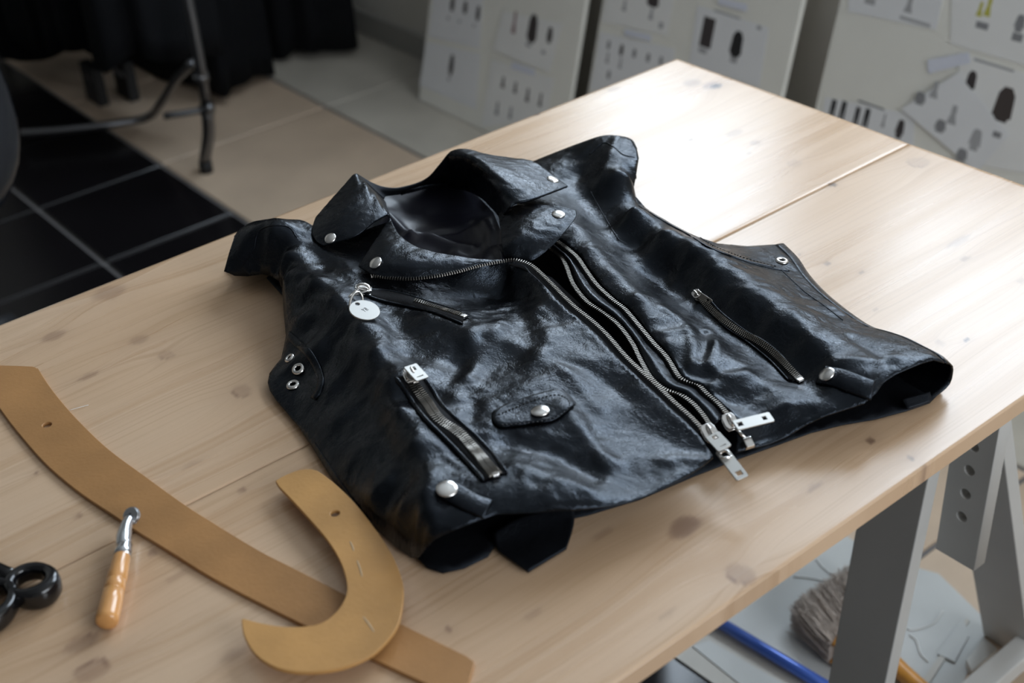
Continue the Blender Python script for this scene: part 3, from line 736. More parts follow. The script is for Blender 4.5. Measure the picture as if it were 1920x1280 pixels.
# ------------------------------------------------------------------ scissors (bows in view, blades beyond the frame)
e = empty('scissors', T(20, 1110), 'black-handled scissors cut by the left edge of the picture', 'scissors')
def bow(c, rx, ry, ang, name):
    """closed ring handle of flattened section, wider at the outer end"""
    M = frame(c, (math.cos(ang), math.sin(ang), 0), (0, 0, 1)); n = 48; V_ = []; F_ = []
    for k in range(n):
        a_ = 2*math.pi*k/n; ca, sa = math.cos(a_), math.sin(a_)
        wd = .0042+.0022*max(0, ca); hh = .0075+.0022*max(0, ca)
        for j in range(12):
            b_ = 2*math.pi*j/12; cb, sb = math.cos(b_), math.sin(b_)
            o_ = wd*math.copysign(abs(cb)**.7, cb); z_ = hh*math.copysign(abs(sb)**.7, sb)
            V_.append(tuple(M @ Vector(((rx+o_)*ca, (ry+o_)*sa, z_))))
    for k in range(n):
        for j in range(12):
            F_.append((k*12+j, ((k+1) % n)*12+j, ((k+1) % n)*12+(j+1) % 12, k*12+(j+1) % 12))
    return mesh(name, V_, F_, M_blackp, e)
c1 = T(60, 1096, .0095); c2 = T(-20, 1136, .0095)
a1 = math.atan2(*(T(95, 1110)-T(30, 1080))[[1, 0]])
bow(c1, .0165, .0145, a1, 'bow'); bow(c2, .021, .0165, a1-1.2, 'bow')
pv = T(-130, 1020, .008)
for c_, s in ((c1, 1), (c2, -1)):
    q0 = c_+nrm(pv-c_)*.017
    v, f = tube(cr([q0, (q0+pv)/2+np.array([0, 0, .001*s]), pv+np.array([0, 0, .0012*s])], 12), np.linspace(.0062, .0075, 12), 12); mesh('shank', v, f, M_blackp, e)
    bd = nrm(pv-c_); bd[2] = 0; bs = np.array([-bd[1], bd[0], 0]); L_ = .12
    rows = [[pv+bd*(L_*t)+bs*(.009*(1-t**2))+np.array([0, 0, .0012*s]), pv+bd*(L_*t)-bs*(.006*(1-t))+np.array([0, 0, .0012*s])] for t in np.linspace(-.05, 1, 14)]
    v, f = gridmesh(np.array(rows)); o = mesh('blade', v, up_faces(v, f), M_steel, e); solid(o, .0018, 0)
v, f = lathe([(0, -.004), (.005, -.004), (.005, .004), (.004, .005), (0, .005)], 18); mesh('pivot_screw', xf(Matrix.Translation(tuple(pv)), v), f, M_steel, e)

# ------------------------------------------------------------------ the leather vest
vest = empty('leather_vest', T(900, 700), 'black leather sleeveless biker vest lying open on the pine table', 'vest')
def to3(L_): return np.array([C3(p) for p in L_])
class TPS:
    def __init__(s, pts, lam=2e-5):
        P = np.asarray(pts, float); s.xy = P[:, :2]; n = len(P)
        K = s.k(np.linalg.norm(s.xy[:, None]-s.xy[None], axis=2))+lam*np.eye(n)
        A = np.zeros((n+3, n+3)); A[:n, :n] = K; A[:n, n] = 1; A[:n, n+1:] = s.xy; A[n, :n] = 1; A[n+1:, :n] = s.xy.T
        s.w = np.linalg.solve(A, np.r_[P[:, 2], 0, 0, 0])
    @staticmethod
    def k(r): return np.where(r > 1e-9, r*r*np.log(r+1e-12), 0.)
    def __call__(s, x, y):
        x = np.atleast_1d(x); y = np.atleast_1d(y); out = np.empty(len(x))
        for i in range(0, len(x), 20000):
            q = np.stack([x[i:i+20000], y[i:i+20000]], 1)
            R_ = s.k(np.linalg.norm(q[:, None]-s.xy[None], axis=2))
            out[i:i+20000] = R_ @ s.w[:-3]+s.w[-3]+q @ s.w[-2:]
        return out
def inside(x, y, poly):
    r_ = np.zeros(len(x), bool); n = len(poly)
    for i in range(n):
        x0, y0 = poly[i]; x1, y1 = poly[(i+1) % n]
        if y0 == y1: continue
        c_ = ((y0 > y) != (y1 > y)) & (x < (x1-x0)*(y-y0)/(y1-y0)+x0); r_ ^= c_
    return r_
def segdist(x, y, A, B):
    d = B-A; L2 = d@d+1e-15; t = np.clip(((x-A[0])*d[0]+(y-A[1])*d[1])/L2, 0, 1)
    return np.hypot(x-A[0]-t*d[0], y-A[1]-t*d[1])
def dist_poly(x, y, P, closed=False):
    d = np.full(len(x), 9.); n = len(P)
    for i in range(n if closed else n-1): d = np.minimum(d, segdist(x, y, P[i], P[(i+1) % n]))
    return d
def wrinkle(x, y, k=1., seed=0.):
    """soft creases of thin leather: warped, ridged, several sizes"""
    wx = x+.012*perlin(x*14+seed, y*14)+.004*perlin(x*40, y*40+seed); wy = y+.012*perlin(x*14+9, y*14+seed)+.004*perlin(x*40+5, y*40)
    a_ = perlin(wx*17+seed, wy*24+3); b_ = 1-np.abs(perlin(wx*30+7, wy*44+seed))*2; c_ = 1-np.abs(perlin(wx*75+2, wy*60+seed))*2
    d_ = perlin(wx*150, wy*150+seed)
    msk = np.clip(.5+1.2*perlin(x*9+seed+4, y*9), 0, 1)
    return k*(.0034*a_+.0016*b_*(.2+.8*msk)+.0008*c_*(.3+.7*msk)+.00016*d_)
def crease(x, y, lines):
    h = np.zeros(len(x))
    for pts, amp, wd in lines:
        P = to3([(a, b, 4.) for a, b in pts])[:, :2]; P = cr(P, 14)
        h += amp*np.exp(-(dist_poly(x, y, P)/wd)**2)
    return h
def sheet_mesh(name, outline, Hf, mat, res, thick, wr=1., seed=0., lines=(), edge_keep=.006, roll=()):
    """height-field sheet over a plan outline; outline = list of 3D points"""
    O = np.asarray(outline, float); n0 = max(40, int(plen(np.vstack([O, O[:1]]))/res))
    Q = []
    for i in range(len(O)):
        A, B = O[i], O[(i+1) % len(O)]; m_ = max(1, int(round(np.linalg.norm((B-A)[:2])/res)))
        for k in range(m_): Q.append(A+(B-A)*k/m_)
    Q = np.array(Q); poly = Q[:, :2]
    x0, y0 = poly.min(0); x1, y1 = poly.max(0)
    gx, gy = np.meshgrid(np.arange(x0, x1, res), np.arange(y0, y1, res*.9), indexing='ij')
    gx = gx+(np.arange(gx.shape[1]) % 2)[None]*res*.5
    gx = gx.ravel(); gy = gy.ravel()
    m_ = inside(gx, gy, poly); gx, gy = gx[m_], gy[m_]
    d = dist_poly(gx, gy, poly, True); m_ = d > res*.55; gx, gy, d = gx[m_], gy[m_], d[m_]
    pts = [Vector((float(a), float(b))) for a, b in poly]+[Vector((float(a), float(b))) for a, b in zip(gx, gy)]
    nb = len(poly)
    vs, es, fs, ov, oe, of = delaunay_2d_cdt(pts, [(i, (i+1) % nb) for i in range(nb)], [], 1, 1e-7)
    X = np.array([p[0] for p in vs]); Y = np.array([p[1] for p in vs])
    dd = dist_poly(X, Y, poly, True); k = np.clip(dd/edge_keep, 0, 1); k = k*k*(3-2*k)
    Zi = Hf(X, Y)+k*(wrinkle(X, Y, wr, seed)+crease(X, Y, lines))
    # boundary keeps its own height
    on = np.array([len(o_) > 0 and o_[0] < nb for o_ in ov]); idx = np.array([o_[0] if len(o_) else 0 for o_ in ov])
    Zb = Q[np.clip(idx, 0, nb-1), 2]
    near = np.clip(1-dd/.004, 0, 1)
    Z = np.where(on, Zb, Zi); Z = np.maximum(Z, TZ+.0015)
    V_ = np.stack([X, Y, Z], 1)
    F_ = [tuple(q) for q in fs]
    F_ = [q if np.cross(V_[q[1]][:2]-V_[q[0]][:2], V_[q[2]][:2]-V_[q[0]][:2]) > 0 else tuple(reversed(q)) for q in F_]
    o = mesh(name, V_, F_, mat, vest)
    if thick: solid(o, thick)
    return o

# zip chains, pixels (top to bottom)
ZL = [(965,489),(985,494),(1000,502),(1018,518),(1037,537),(1075,575),(1112,605),(1140,632),(1175,672),(1212,707),(1234,727),(1265,757),(1293,782),(1318,808)]
ZM = [(1025,462),(1050,480),(1062,502),(1075,535),(1100,567),(1130,587),(1160,612),(1185,645),(1200,675),(1220,710),(1244,731),(1270,739),(1297,757),(1318,780),(1331,800)]
ZR = [(1047,455),(1080,482),(1100,510),(1120,537),(1150,565),(1172,582),(1200,615),(1225,645),(1250,672),(1272,707),(1284,715),(1308,723),(1325,740),(1343,755),(1364,778)]
def zh(a, b, L_):                                      # heights along a chain
    n = len(L_); return [(p[0], p[1], a+(b-a)*i/(n-1)) for i, p in enumerate(L_)]
ZL3, ZM3, ZR3 = zh(4.75, 3.5, ZL), zh(3.9, 3.1, ZM), zh(4.2, 3.1, ZR)

# --- left front (the wearer's right)
edgeL = [(x-(8 if i > 1 else 2), y+(7 if i > 1 else 3), h) for i, (x, y, h) in enumerate(ZL3)]
outL = ([(600,432,5.3),(570,414,5.8),(545,411,6.0),(508,411,5.9),(475,415,5.6),(452,428,5.0),(440,442,4.6),(430,472,3.6),(420,508,2.4),(440,517,1.9),(465,518,1.9),(490,514,2.2),(508,518,2.3),(522,526,2.4),(528,540,2.5),
         (531,575,2.4),(534,610,2.1),(536,628,1.8),(532,650,1.5),(527,672,1.2),(515,686,1.0),(505,700,.9),(502,717,.8),(506,732,.7),(516,748,.6),(536,772,.5),(560,800,.5),(585,838,.5),(620,895,.5),(660,945,.5),(700,988,.5),(740,1024,.5),(770,1046,.6),(783,1046,1.2),
         (795,1030,2.6),(812,1013,3.7),(850,994,4.4),(880,982,4.6),(932,963,4.6),(1000,961,4.5),(1075,956,4.3),(1130,950,4.0),(1180,941,3.6),(1240,917,3.4),(1290,891,3.3),(1325,868,3.2),(1338,856,3.1)]
        + edgeL[::-1] + [(945,489,4.55),(900,487,4.85),(850,480,5.2),(800,470,5.6),(770,458,5.7),(748,440,5.7),(733,414,5.4),(700,425,5.1),(660,440,5.0)])
inL = [(532,520,4.5),(562,552,4.4),(598,586,4.4),(648,636,4.3),(676,690,4.3),(700,742,4.3),(730,805,4.3),(757,868,4.3),(505,450,5.7),(530,475,5.5),(552,507,5.2),(580,535,5.5),(615,562,5.6),(645,590,5.6),(668,612,5.6),(695,660,5.6),(722,715,5.55),(745,770,5.5),(775,835,5.2),(800,890,5.2),(822,940,5.0),(830,975,4.7),
       (470,455,4.9),(455,482,3.7),(490,485,4.5),(515,500,4.4),(545,540,4.2),(575,570,4.0),(560,600,3.4),(600,620,3.6),(580,660,3.2),(630,680,3.4),(555,665,2.2),(605,720,2.6),(570,700,1.7),(550,735,1.2),(560,765,1.0),
       (660,740,3.3),(625,785,2.3),(600,800,1.4),(690,800,3.4),(660,860,2.4),(720,870,3.4),(640,880,1.5),(700,930,2.6),(750,930,3.5),(740,985,2.4),(780,980,4.0),(775,1015,2.6),(800,1000,4.0),
       (560,440,5.8),(575,470,5.3),(600,470,5.1),(600,505,4.9),(640,475,4.8),(650,530,4.8),(700,500,4.6),(740,540,4.3),(800,540,3.9),(860,535,3.3),(910,530,2.9),(950,520,3.0),
       (700,580,4.5),(740,620,4.4),(780,590,4.5),(800,640,4.6),(850,610,4.8),(880,640,4.6),(900,590,3.5),(950,570,2.7),(985,560,2.8),(940,630,4.4),(1000,600,3.7),(1025,580,4.1),
       (760,670,4.5),(820,690,4.8),(870,690,4.0),(900,720,4.5),(980,690,4.2),(1050,660,4.2),(1100,650,4.15),(1080,720,4.2),(1150,720,3.6),(1180,760,3.4),(1130,800,3.6),(1040,800,4.3),(970,770,4.5),
       (780,760,4.7),(840,760,4.7),(870,830,4.7),(830,850,4.9),(900,880,4.8),(960,850,4.5),(1000,890,5.0),(1060,880,4.0),(1120,880,3.6),(1200,840,3.2),(1250,820,3.15),(1280,840,3.1),(1180,900,3.3),(870,940,5.0),(940,925,5.1),(1040,925,4.9)]
creL = [([(700,560),(720,640),(700,700)], .0016, .010),([(800,610),(880,640),(880,700),(860,760)], .0030, .010),([(870,600),(900,620),(885,660)], .0018, .008),
      ([(905,650),(860,700),(890,790)], -.0022, .010),([(940,610),(905,680),(880,720)], .0026, .009),([(1000,580),(1030,640),(1000,690)], .0022, .010),
      ([(960,650),(1060,700),(1120,760)], .0020, .009),([(1040,680),(1120,700),(1180,740)], -.0018, .008),([(1060,770),(1100,820),(1140,860)], .0042, .010),
      ([(1250,850),(1290,845),(1320,850)], .0022, .008),([(960,835),(1040,850),(1110,890)], -.0042, .011),([(900,880),(1000,900),(1100,930)], .0018, .010),
      ([(690,730),(740,850),(790,930)], -.0022, .009),([(650,700),(700,800),(740,900)], -.0015, .010),([(740,790),(790,890),(800,950)], .0026, .009),([(640,640),(690,720)], .0020, .008),([(560,440),(590,480),(610,520)], -.0022, .010),([(600,480),(640,500),(660,520)], .0022, .008)]
tL = TPS(np.vstack([to3(outL), to3(inL)]))
front_l = sheet_mesh('front_panel', to3(outL), tL, M_leather, .0027, .0013, 1.0, 0., creL)

# --- right front
edgeR = [(x+9, y-3, h+.25) for x, y, h in ZR3]
sideR = [(1772,679,3.6),(1756,663,3.9),(1722,645,3.9),(1690,630,3.6),(1655,619,3.3),(1625,611,3.0),(1590,590,2.8),(1560,568,2.6),(1530,543,2.4),(1502,513,2.1),(1482,484,1.8),(1455,458,1.4)]
armR = [(1400,461,1.3),(1345,456,1.5),(1300,441,1.9),(1250,414,2.4),(1212,391,2.7),(1192,368,2.9),(1189,350,3.2),(1194,322,4.3),(1198,296,4.9),(1194,278,5.2),(1184,261,5.4),(1160,254,5.5),(1130,254,5.4),(1095,265,4.8),(1050,282,3.9),(1000,302,3.0)]
hemR = [(1380,848,1.8),(1440,832,1.6),(1483,814,1.8),(1513,795,2.4),(1545,780,2.9),(1585,767,3.2),(1620,756,3.5),(1643,737,3.8),(1658,716,4.1),(1680,701,4.3),(1705,690,4.4),(1727,681,4.4),(1752,674,4.2),(1765,677,3.9)]
outR = edgeR+[(1378,800,2.9),(1383,825,2.3)]+hemR+sideR+armR+[(985,330,3.6),(965,370,4.0),(975,400,4.2),(1010,440,4.2)]
inR = [(1140,290,5.3),(1150,330,5.1),(1185,390,5.0),(1240,434,4.9),(1290,467,4.85),(1340,502,4.8),(1400,547,4.75),(1460,597,4.7),(1520,642,4.6),(1580,684,4.6),(1630,702,4.6),
       (1085,330,3.4),(1110,375,3.0),(1150,425,2.6),(1200,468,2.45),(1250,512,2.4),(1290,547,2.4),(1340,592,2.45),(1400,635,2.5),(1450,670,2.6),(1500,708,2.8),(1535,735,3.1),
       (1040,380,4.5),(1080,420,4.5),(1110,470,4.6),(1150,515,4.6),(1200,562,4.5),(1240,590,4.2),(1250,640,4.2),(1300,650,3.9),(1340,650,3.7),(1350,690,3.8),(1300,705,3.7),(1400,715,3.5),(1400,765,2.9),(1450,755,3.1),(1480,735,3.2),(1350,740,3.2),(1430,800,2.2),(1480,790,2.5),
       (1580,735,3.7),(1600,710,4.4),(1530,770,2.9),(1400,505,4.0),(1450,520,3.2),(1480,555,3.7),(1560,612,3.9),(1640,655,4.3),(1700,668,4.4),(1350,470,3.2),(1280,440,3.6),(1215,400,4.0),(1180,330,4.9),(1165,285,5.3),(1110,290,4.6),(1060,320,3.8)]
creR = [([(1090,440),(1150,500),(1200,560)], .0015, .012),([(1130,470),(1190,530),(1240,590)], -.0016, .008),([(1250,580),(1300,610),(1340,640)], .0022, .008),([(1200,620),(1240,625),(1280,620)], .0016, .006),
      ([(1290,610),(1300,650),(1295,690)], .0030, .006),([(1320,610),(1325,640),(1315,670)], -.0028, .006),([(1330,600),(1345,640),(1330,680),(1360,700)], .0028, .006),([(1280,690),(1330,700),(1380,680)], -.0028, .007),
      ([(1290,720),(1350,715),(1400,690)], .0026, .007),([(1310,740),(1370,740),(1430,720)], -.0020, .007),([(1380,780),(1420,760),(1480,745)], .0028, .006),([(1400,800),(1440,780),(1520,755)], -.0028, .006),([(1420,815),(1470,792),(1530,768)], .0026, .006),
      ([(1480,600),(1530,650),(1560,680)], .0014, .007),([(1600,640),(1640,670),(1660,690)], -.0020, .007),([(1560,690),(1620,690),(1680,680)], .0018, .006),([(1120,350),(1150,300),(1160,270)], .0018, .006),([(1080,300),(1120,310),(1150,330)], -.0012, .008)]
tR = TPS(np.vstack([to3(outR), to3(inR)]))
front_r = sheet_mesh('front_panel', to3(outR), tR, M_leather, .0027, .0013, .85, 31., creR)

# --- rolled side edge, shoulder backs: the leather turns over and runs down to the back panel
def rollover(name, pts, out_dir, bulge, inset, n=60, mat=None):
    P = cr(to3(pts), n); d = nrm(np.array([*out_dir, 0.]))
    rows = []
    for p in P:
        h = p[2]-TZ
        rows.append([p+np.array([0, 0, -.0004]), p+d*bulge*.8+np.array([0, 0, -h*.22]), p+d*bulge+np.array([0, 0, -h*.5]), p+d*bulge*.7+np.array([0, 0, -h*.8]), np.array([*(p+d*-inset)[:2], TZ+.0022])])
    B_ = loft(rows, n, 14); v, f = gridmesh(B_); o = mesh(name, v, up_faces(v, f), mat or M_leather, vest); solid(o, .0012, 0); return o
rollover('side_fold', sideR, (1., -.05), .013, .016)
rollover('shoulder_fold', [(1194,278,4.9),(1184,261,5.2),(1160,254,5.5),(1130,254,5.4),(1095,265,4.8),(1050,282,3.9),(1000,302,3.0)], (.1, 1), .004, -.03, 40)
rollover('shoulder_fold', [(600,432,5.3),(570,414,5.8),(545,411,6.0),(508,411,5.9),(475,415,5.6),(452,428,5.0),(440,442,4.6)], (-.3, 1), .003, -.02, 40)

# --- back panel, flat on the table; lining inside it
outB = [(783,1046,.35),(800,1063,.35),(830,1073,.35),(870,1064,.4),(915,1042,.4),(928,1022,.4),(1000,985,.4),(1100,965,.4),(1200,935,.4),(1300,892,.4),(1395,855,.4),(1460,832,.4),(1520,810,.4),(1580,795,.4),(1640,785,.4),(1700,769,.4),(1743,754,.4),(1770,728,.4),
        (1745,700,.4),(1640,655,.4),(1520,575,.4),(1450,515,.4),(1380,500,.4),(1300,485,.4),(1235,455,.4),(1190,405,.4),(1180,345,.4),(1130,320,.4),(1000,335,.4),(900,350,.4),(840,352,.4),(745,366,.4),(700,380,.4),(620,440,.4),(540,480,.4),(500,520,.4),(545,570,.4),(555,640,.4),(535,700,.4),(540,750,.4),(600,835,.4),(700,975,.4),(760,1035,.4)]
tB = lambda x, y: np.full(len(x), TZ+.0038)
sheet_mesh('back_panel', to3(outB), tB, M_leather_in, .0075, .0012, .12, 50.)
outN = [(706,362,2.2),(745,352,2.0),(780,344,2.0),(805,339,2.0),(835,336,2.1),(874,346,2.3),(900,372,2.0),(925,398,3.0),(938,430,3.4),(946,470,3.4),(985,500,3.0),(1035,520,2.6),(1120,600,1.6),(1230,715,1.2),(1320,800,1.0),(1220,800,.7),(1050,700,.7),(900,600,.7),(760,540,.7),(690,480,1.2),(705,430,2.2),(722,400,2.6)]
inN = [(760,400,1.0),(800,400,1.0),(850,390,1.1),(890,400,1.4),(780,430,1.6),(830,430,1.8),(870,440,1.6),(910,440,2.4),(920,470,2.4),(850,470,1.6),(800,455,1.8),(900,480,2.0)]
creN = [([(722,380),(745,395),(770,415)], .006, .006),([(740,420),(790,412),(830,422),(880,435)], .007, .007),([(850,440),(885,470),(905,485)], .005, .007),([(800,405),(850,395),(880,380)], -.004, .004),([(905,395),(918,430),(912,470)], .005, .006),([(820,440),(850,460),(880,490)], -.004, .007),([(930,450),(938,470),(940,490)], .005, .004)]
tN = TPS(np.vstack([to3(outN), to3(inN)]))
lining = sheet_mesh('lining', to3(outN), tN, M_lining, .0032, 0, .45, 77., creN)

# --- collar and lapels
def cloth_loft(name, rows, nu, nv, mat, thick=.0014, wr=.0009, seed=0., piping=()):
    B_ = loft([to3(r) for r in rows], nu, nv)
    dn = np.cross(np.gradient(B_, axis=0), np.gradient(B_, axis=1)); dn /= np.linalg.norm(dn, axis=2)[..., None]+1e-12
    x = B_[..., 0]+B_[..., 2]*.7; y = B_[..., 1]+B_[..., 2]*.7
    w_ = perlin(x*28+seed, y*36)+.6*(1-2*np.abs(perlin(x*60+3, y*70+seed)))+.3*perlin(x*130, y*130+seed)
    B_ = B_+dn*(wr*w_)[..., None]
    v, f = gridmesh(B_); o = mesh(name, v, up_faces(v, f), mat, vest)
    if thick: solid(o, thick, 0)
    return o, B_
lapL = [[(731,408,5.8),(712,438,6.1),(694,466,5.9),(673,500,5.2)],[(745,436,6.1),(730,460,6.4),(715,487,6.1),(705,517,5.2)],[(768,456,6.1),(762,475,6.3),(758,498,6.0),(755,522,5.1)],
        [(800,469,5.9),(800,482,6.0),(800,500,5.7),(802,519,5.0)],[(845,479,5.5),(848,488,5.5),(850,498,5.3),(852,510,4.9)],[(895,486,5.05),(897,490,5.05),(899,493,5.0),(900,497,4.8)],[(940,488,4.75),(941,489,4.75),(942,489.5,4.72),(943,490,4.7)]]
cloth_loft('lapel', lapL, 90, 40, M_leather, .0016, .0008, 2.)
colL = [[(667,325,7.6),(645,348,7.2),(618,378,6.6),(592,408,5.9)],[(684,347,7.5),(655,380,7.3),(622,410,6.6),(585,434,5.6)],[(705,373,7.1),(678,404,7.0),(642,432,6.4),(592,452,5.4)],[(727,402,6.6),(700,417,6.7),(665,443,6.2),(606,461,5.4)]]
def with_stand(rows, bots):                                # inside of the collar rises from the neck seam and rolls over the crest
    out = []
    for r_, b_ in zip(rows, bots):
        a_ = r_[0]; out.append([b_, (b_[0]*.62+a_[0]*.38, b_[1]*.62+a_[1]*.38, b_[2]*.62+a_[2]*.38+.1), (b_[0]*.2+a_[0]*.8, b_[1]*.2+a_[1]*.8, b_[2]*.2+a_[2]*.8+.25)]+
                             [(a_[0]*.93+r_[1][0]*.07, a_[1]*.93+r_[1][1]*.07, a_[2]+.05)]+list(r_[1:]))
    return out
cloth_loft('collar_wing', with_stand(colL, [(716,370,3.2),(722,380,4.0),(727,395,4.8),(732,409,5.5)]), 60, 90, M_leather, .0020, .0007, 5.)
colR = [[(842,287,7.2),(872,281,7.5),(920,292,7.0),(962,297,6.4)],[(880,294,7.8),(915,300,7.6),(955,306,7.0),(998,304,6.3)],[(905,312,7.8),(945,322,7.6),(985,326,6.9),(1028,323,6.1)],[(935,347,7.4),(968,352,7.4),(1003,350,6.8),(1048,339,5.8)],[(962,383,6.8),(990,377,6.9),(1025,365,6.5),(1064,351,5.6)]]
cloth_loft('collar_wing', with_stand(colR, [(846,350,1.9),(880,358,2.2),(905,372,2.8),(926,393,3.9),(941,413,4.7)]), 70, 90, M_leather, .0020, .0007, 9.)
st_t = [(727,402,6.5),(705,373,7.0),(684,347,7.4),(668,326,7.5),(690,339,5.6),(715,349,4.2),(745,352,3.3),(775,346,3.1),(800,335,3.5),(820,314,5.2),(840,289,7.1),(858,281,7.5),(882,293,7.7),(905,312,7.7),(935,347,7.3),(962,383,6.7)]
st_b = [(732,410,5.5),(728,396,4.8),(724,381,4.0),(720,373,3.4),(722,369,3.0),(730,367,2.6),(752,364,2.1),(780,357,1.9),(805,351,1.8),(830,349,1.8),(850,351,1.9),(868,355,2.0),(890,363,2.4),(912,378,3.0),(928,395,3.8),(940,412,4.6)]
rows = [[a_, ((a_[0]+b_[0])/2, (a_[1]+b_[1])/2, (a_[2]+b_[2])/2+.15), b_] for a_, b_ in list(zip(st_t, st_b))[3:11]]
cloth_loft('collar_stand', rows, 70, 16, M_leather_in, .0014, .0006, 13.)
lapR = [[(935,400,5.0),(960,389,5.7),(1000,384,6.0),(1045,388,6.0),(1080,396,5.6)],[(939,428,5.2),(965,420,5.9),(1000,415,6.1),(1040,414,5.9),(1079,409,5.5)],[(942,458,5.2),(965,450,5.8),(990,445,5.9),(1020,441,5.7),(1058,436,5.4)],[(945,478,4.6),(961,478,4.8),(978,477,4.8),(1003,473,4.9),(1040,456,5.0)],[(948,486,4.2),(963,487,4.2),(979,489,4.2),(1000,488,4.3),(1030,466,4.8)]]
cloth_loft('lapel', lapR, 60, 60, M_leather, .0016, .0011, 17.)
# hanger loop at the back of the neck
v, f = gridmesh(loft([to3(r) for r in ([(752,361,2.4),(752,366,2.2)],[(775,353,3.0),(778,359,2.6)],[(810,345,3.0),(812,351,2.6)],[(842,343,2.6),(843,349,2.2)])], 30, 6)); o = mesh('hanger_loop', v, up_faces(v, f), M_leather, vest); solid(o, .0012, 0)

# --- placket strip between the two right-hand chains
rowsP = []
mP = cr(np.array(ZM3, float), 24); rP = cr(np.array(ZR3, float), 24)
for a_, b_ in zip(mP, rP):
    L0 = a_+np.array([7, -3, .05]); R0 = b_+np.array([-9, 4, -.15])
    rowsP.append([L0, (L0+R0)/2+np.array([0, 0, .35]), R0])
cloth_loft('placket', rowsP, 120, 16, M_leather, .0012, .0006, 21.)
def strip_mesh(name, A, B, mat, n=120, th_=.0008):
    A = cr(to3(A), n); B = cr(to3(B), n); G = np.stack([A, (A+B)/2, B], 1); v, f = gridmesh(G)
    o = mesh(name, v, up_faces(v, f), mat, vest); solid(o, th_, 0); return o
strip_mesh('zipper_tape', [(x-10, y+8, h-.08) for x, y, h in ZL3], [(x+3, y-2, h-.1) for x, y, h in ZL3], M_tape)
strip_mesh('zipper_tape', [(x-3, y+2, h-.12) for x, y, h in ZM3], [(x+10, y-4, h-.1) for x, y, h in ZM3], M_tape)
strip_mesh('zipper_tape', [(x-11, y+5, h-.3) for x, y, h in ZR3], [(x+11, y-4, h-.05) for x, y, h in ZR3], M_tape)

def teeth(name, P3, pitch=.0024, w=.0045, l=.00105, t=.0016, off=.0012, two=False, up=None, parent=None):
    n = max(4, int(plen(P3)/pitch)); P = cr(P3, n); tn = np.gradient(P, axis=0); m_ = MB()
    for i in range(n):
        tt = nrm(tn[i]); u = np.array([0, 0, 1.]) if up is None else nrm(up[min(i*len(up)//n, len(up)-1)])
        b_ = nrm(np.cross(tt, u)); u = np.cross(b_, tt); c_ = P[i]+u*off
        for sgn in ((-1, 1) if two else (0,)):
            cc = c_+b_*sgn*w*.30+tt*(pitch*.25*sgn if two else 0); ww = w*(.34 if two else .5)
            m_.hexa([cc-b_*ww-tt*l*.5-u*t*.5, cc+b_*ww-tt*l*.5-u*t*.5, cc+b_*ww+tt*l*.5-u*t*.5, cc-b_*ww+tt*l*.5-u*t*.5,
                     cc-b_*ww*.8-tt*l*.34+u*t*.5, cc+b_*ww*.8-tt*l*.34+u*t*.5, cc+b_*ww*.8+tt*l*.34+u*t*.5, cc-b_*ww*.8+tt*l*.34+u*t*.5])
    o = m_.build(name, M_teeth, parent or vest); o['kind'] = 'stuff'; return o
lapz = [(696,519,5.15),(705,519,5.1),(755,524,5.05),(802,521,4.95),(852,512,4.85),(900,499,4.75),(943,491,4.68)]
teeth('zipper_teeth', to3(lapz+ZL3)); teeth('zipper_teeth', to3(ZM3)); teeth('zipper_teeth', to3(ZR3))

# --- everything that sits on the leather is dropped onto its surface along the line of sight
dg = bpy.context.evaluated_depsgraph_get()
_trees = {}
def tree_of(objs):
    key = tuple(o.name for o in objs)
    if key not in _trees:
        V_ = []; F_ = []
        for o in objs:
            M = world_of(o); n0 = len(V_); V_ += [M @ v_.co for v_ in o.data.vertices]; F_ += [tuple(i+n0 for i in p.vertices) for p in o.data.polygons]
        _trees[key] = BVHTree.FromPolygons(V_, F_)
    return _trees[key]
skin = [o for o in col.objects if o.parent is vest and o.name.split('.')[0] in ('front_panel', 'lapel', 'collar_wing', 'placket')]
def hit(px, py, objs=None, spread=3.):
    tr = tree_of(objs or skin); L_ = []; Nn = []
    for dx, dy in ((0, 0), (spread, 0), (-spread, 0), (0, spread), (0, -spread)):
        h = tr.ray_cast(Vector(CAMP), Vector(nrm(ray(px+dx, py+dy))))
        if h[0] is None:
            if dx == dy == 0: q = T(px, py, .04); L_.append(q); Nn.append(np.array([0, 0, 1.]))
            continue
        n_ = np.array(h[1]);
        if n_ @ (CAMP-np.array(h[0])) < 0: n_ = -n_
        L_.append(np.array(h[0])); Nn.append(n_)
    return L_[0], nrm(np.mean(Nn, 0))
def path_on(pts, n, objs=None, lift=0.):
    P = cr(np.array(pts, float), n); out = []; ns = []
    tr = tree_of(objs or skin)
    for q in P:
        if tr.ray_cast(Vector(CAMP), Vector(nrm(ray(q[0], q[1]))))[0] is None: continue     # off the leather
        a_, b_ = hit(q[0], q[1], objs); out.append(a_); ns.append(b_)
    out = cr(np.array(out), n); ns = cr(np.array(ns), n) if len(ns) == n else np.repeat(np.array(ns), int(np.ceil(n/len(ns))), 0)[np.linspace(0, int(np.ceil(n/len(ns)))*len(ns)-1, n).astype(int)]
    for _ in range(2):                                        # calm small jitter
        out[1:-1] = .25*out[:-2]+.5*out[1:-1]+.25*out[2:]; ns[1:-1] = .25*ns[:-2]+.5*ns[1:-1]+.25*ns[2:]
    ns /= np.linalg.norm(ns, axis=1)[:, None]
    return out+ns*lift, ns
FL, FR = [front_l], [front_r]
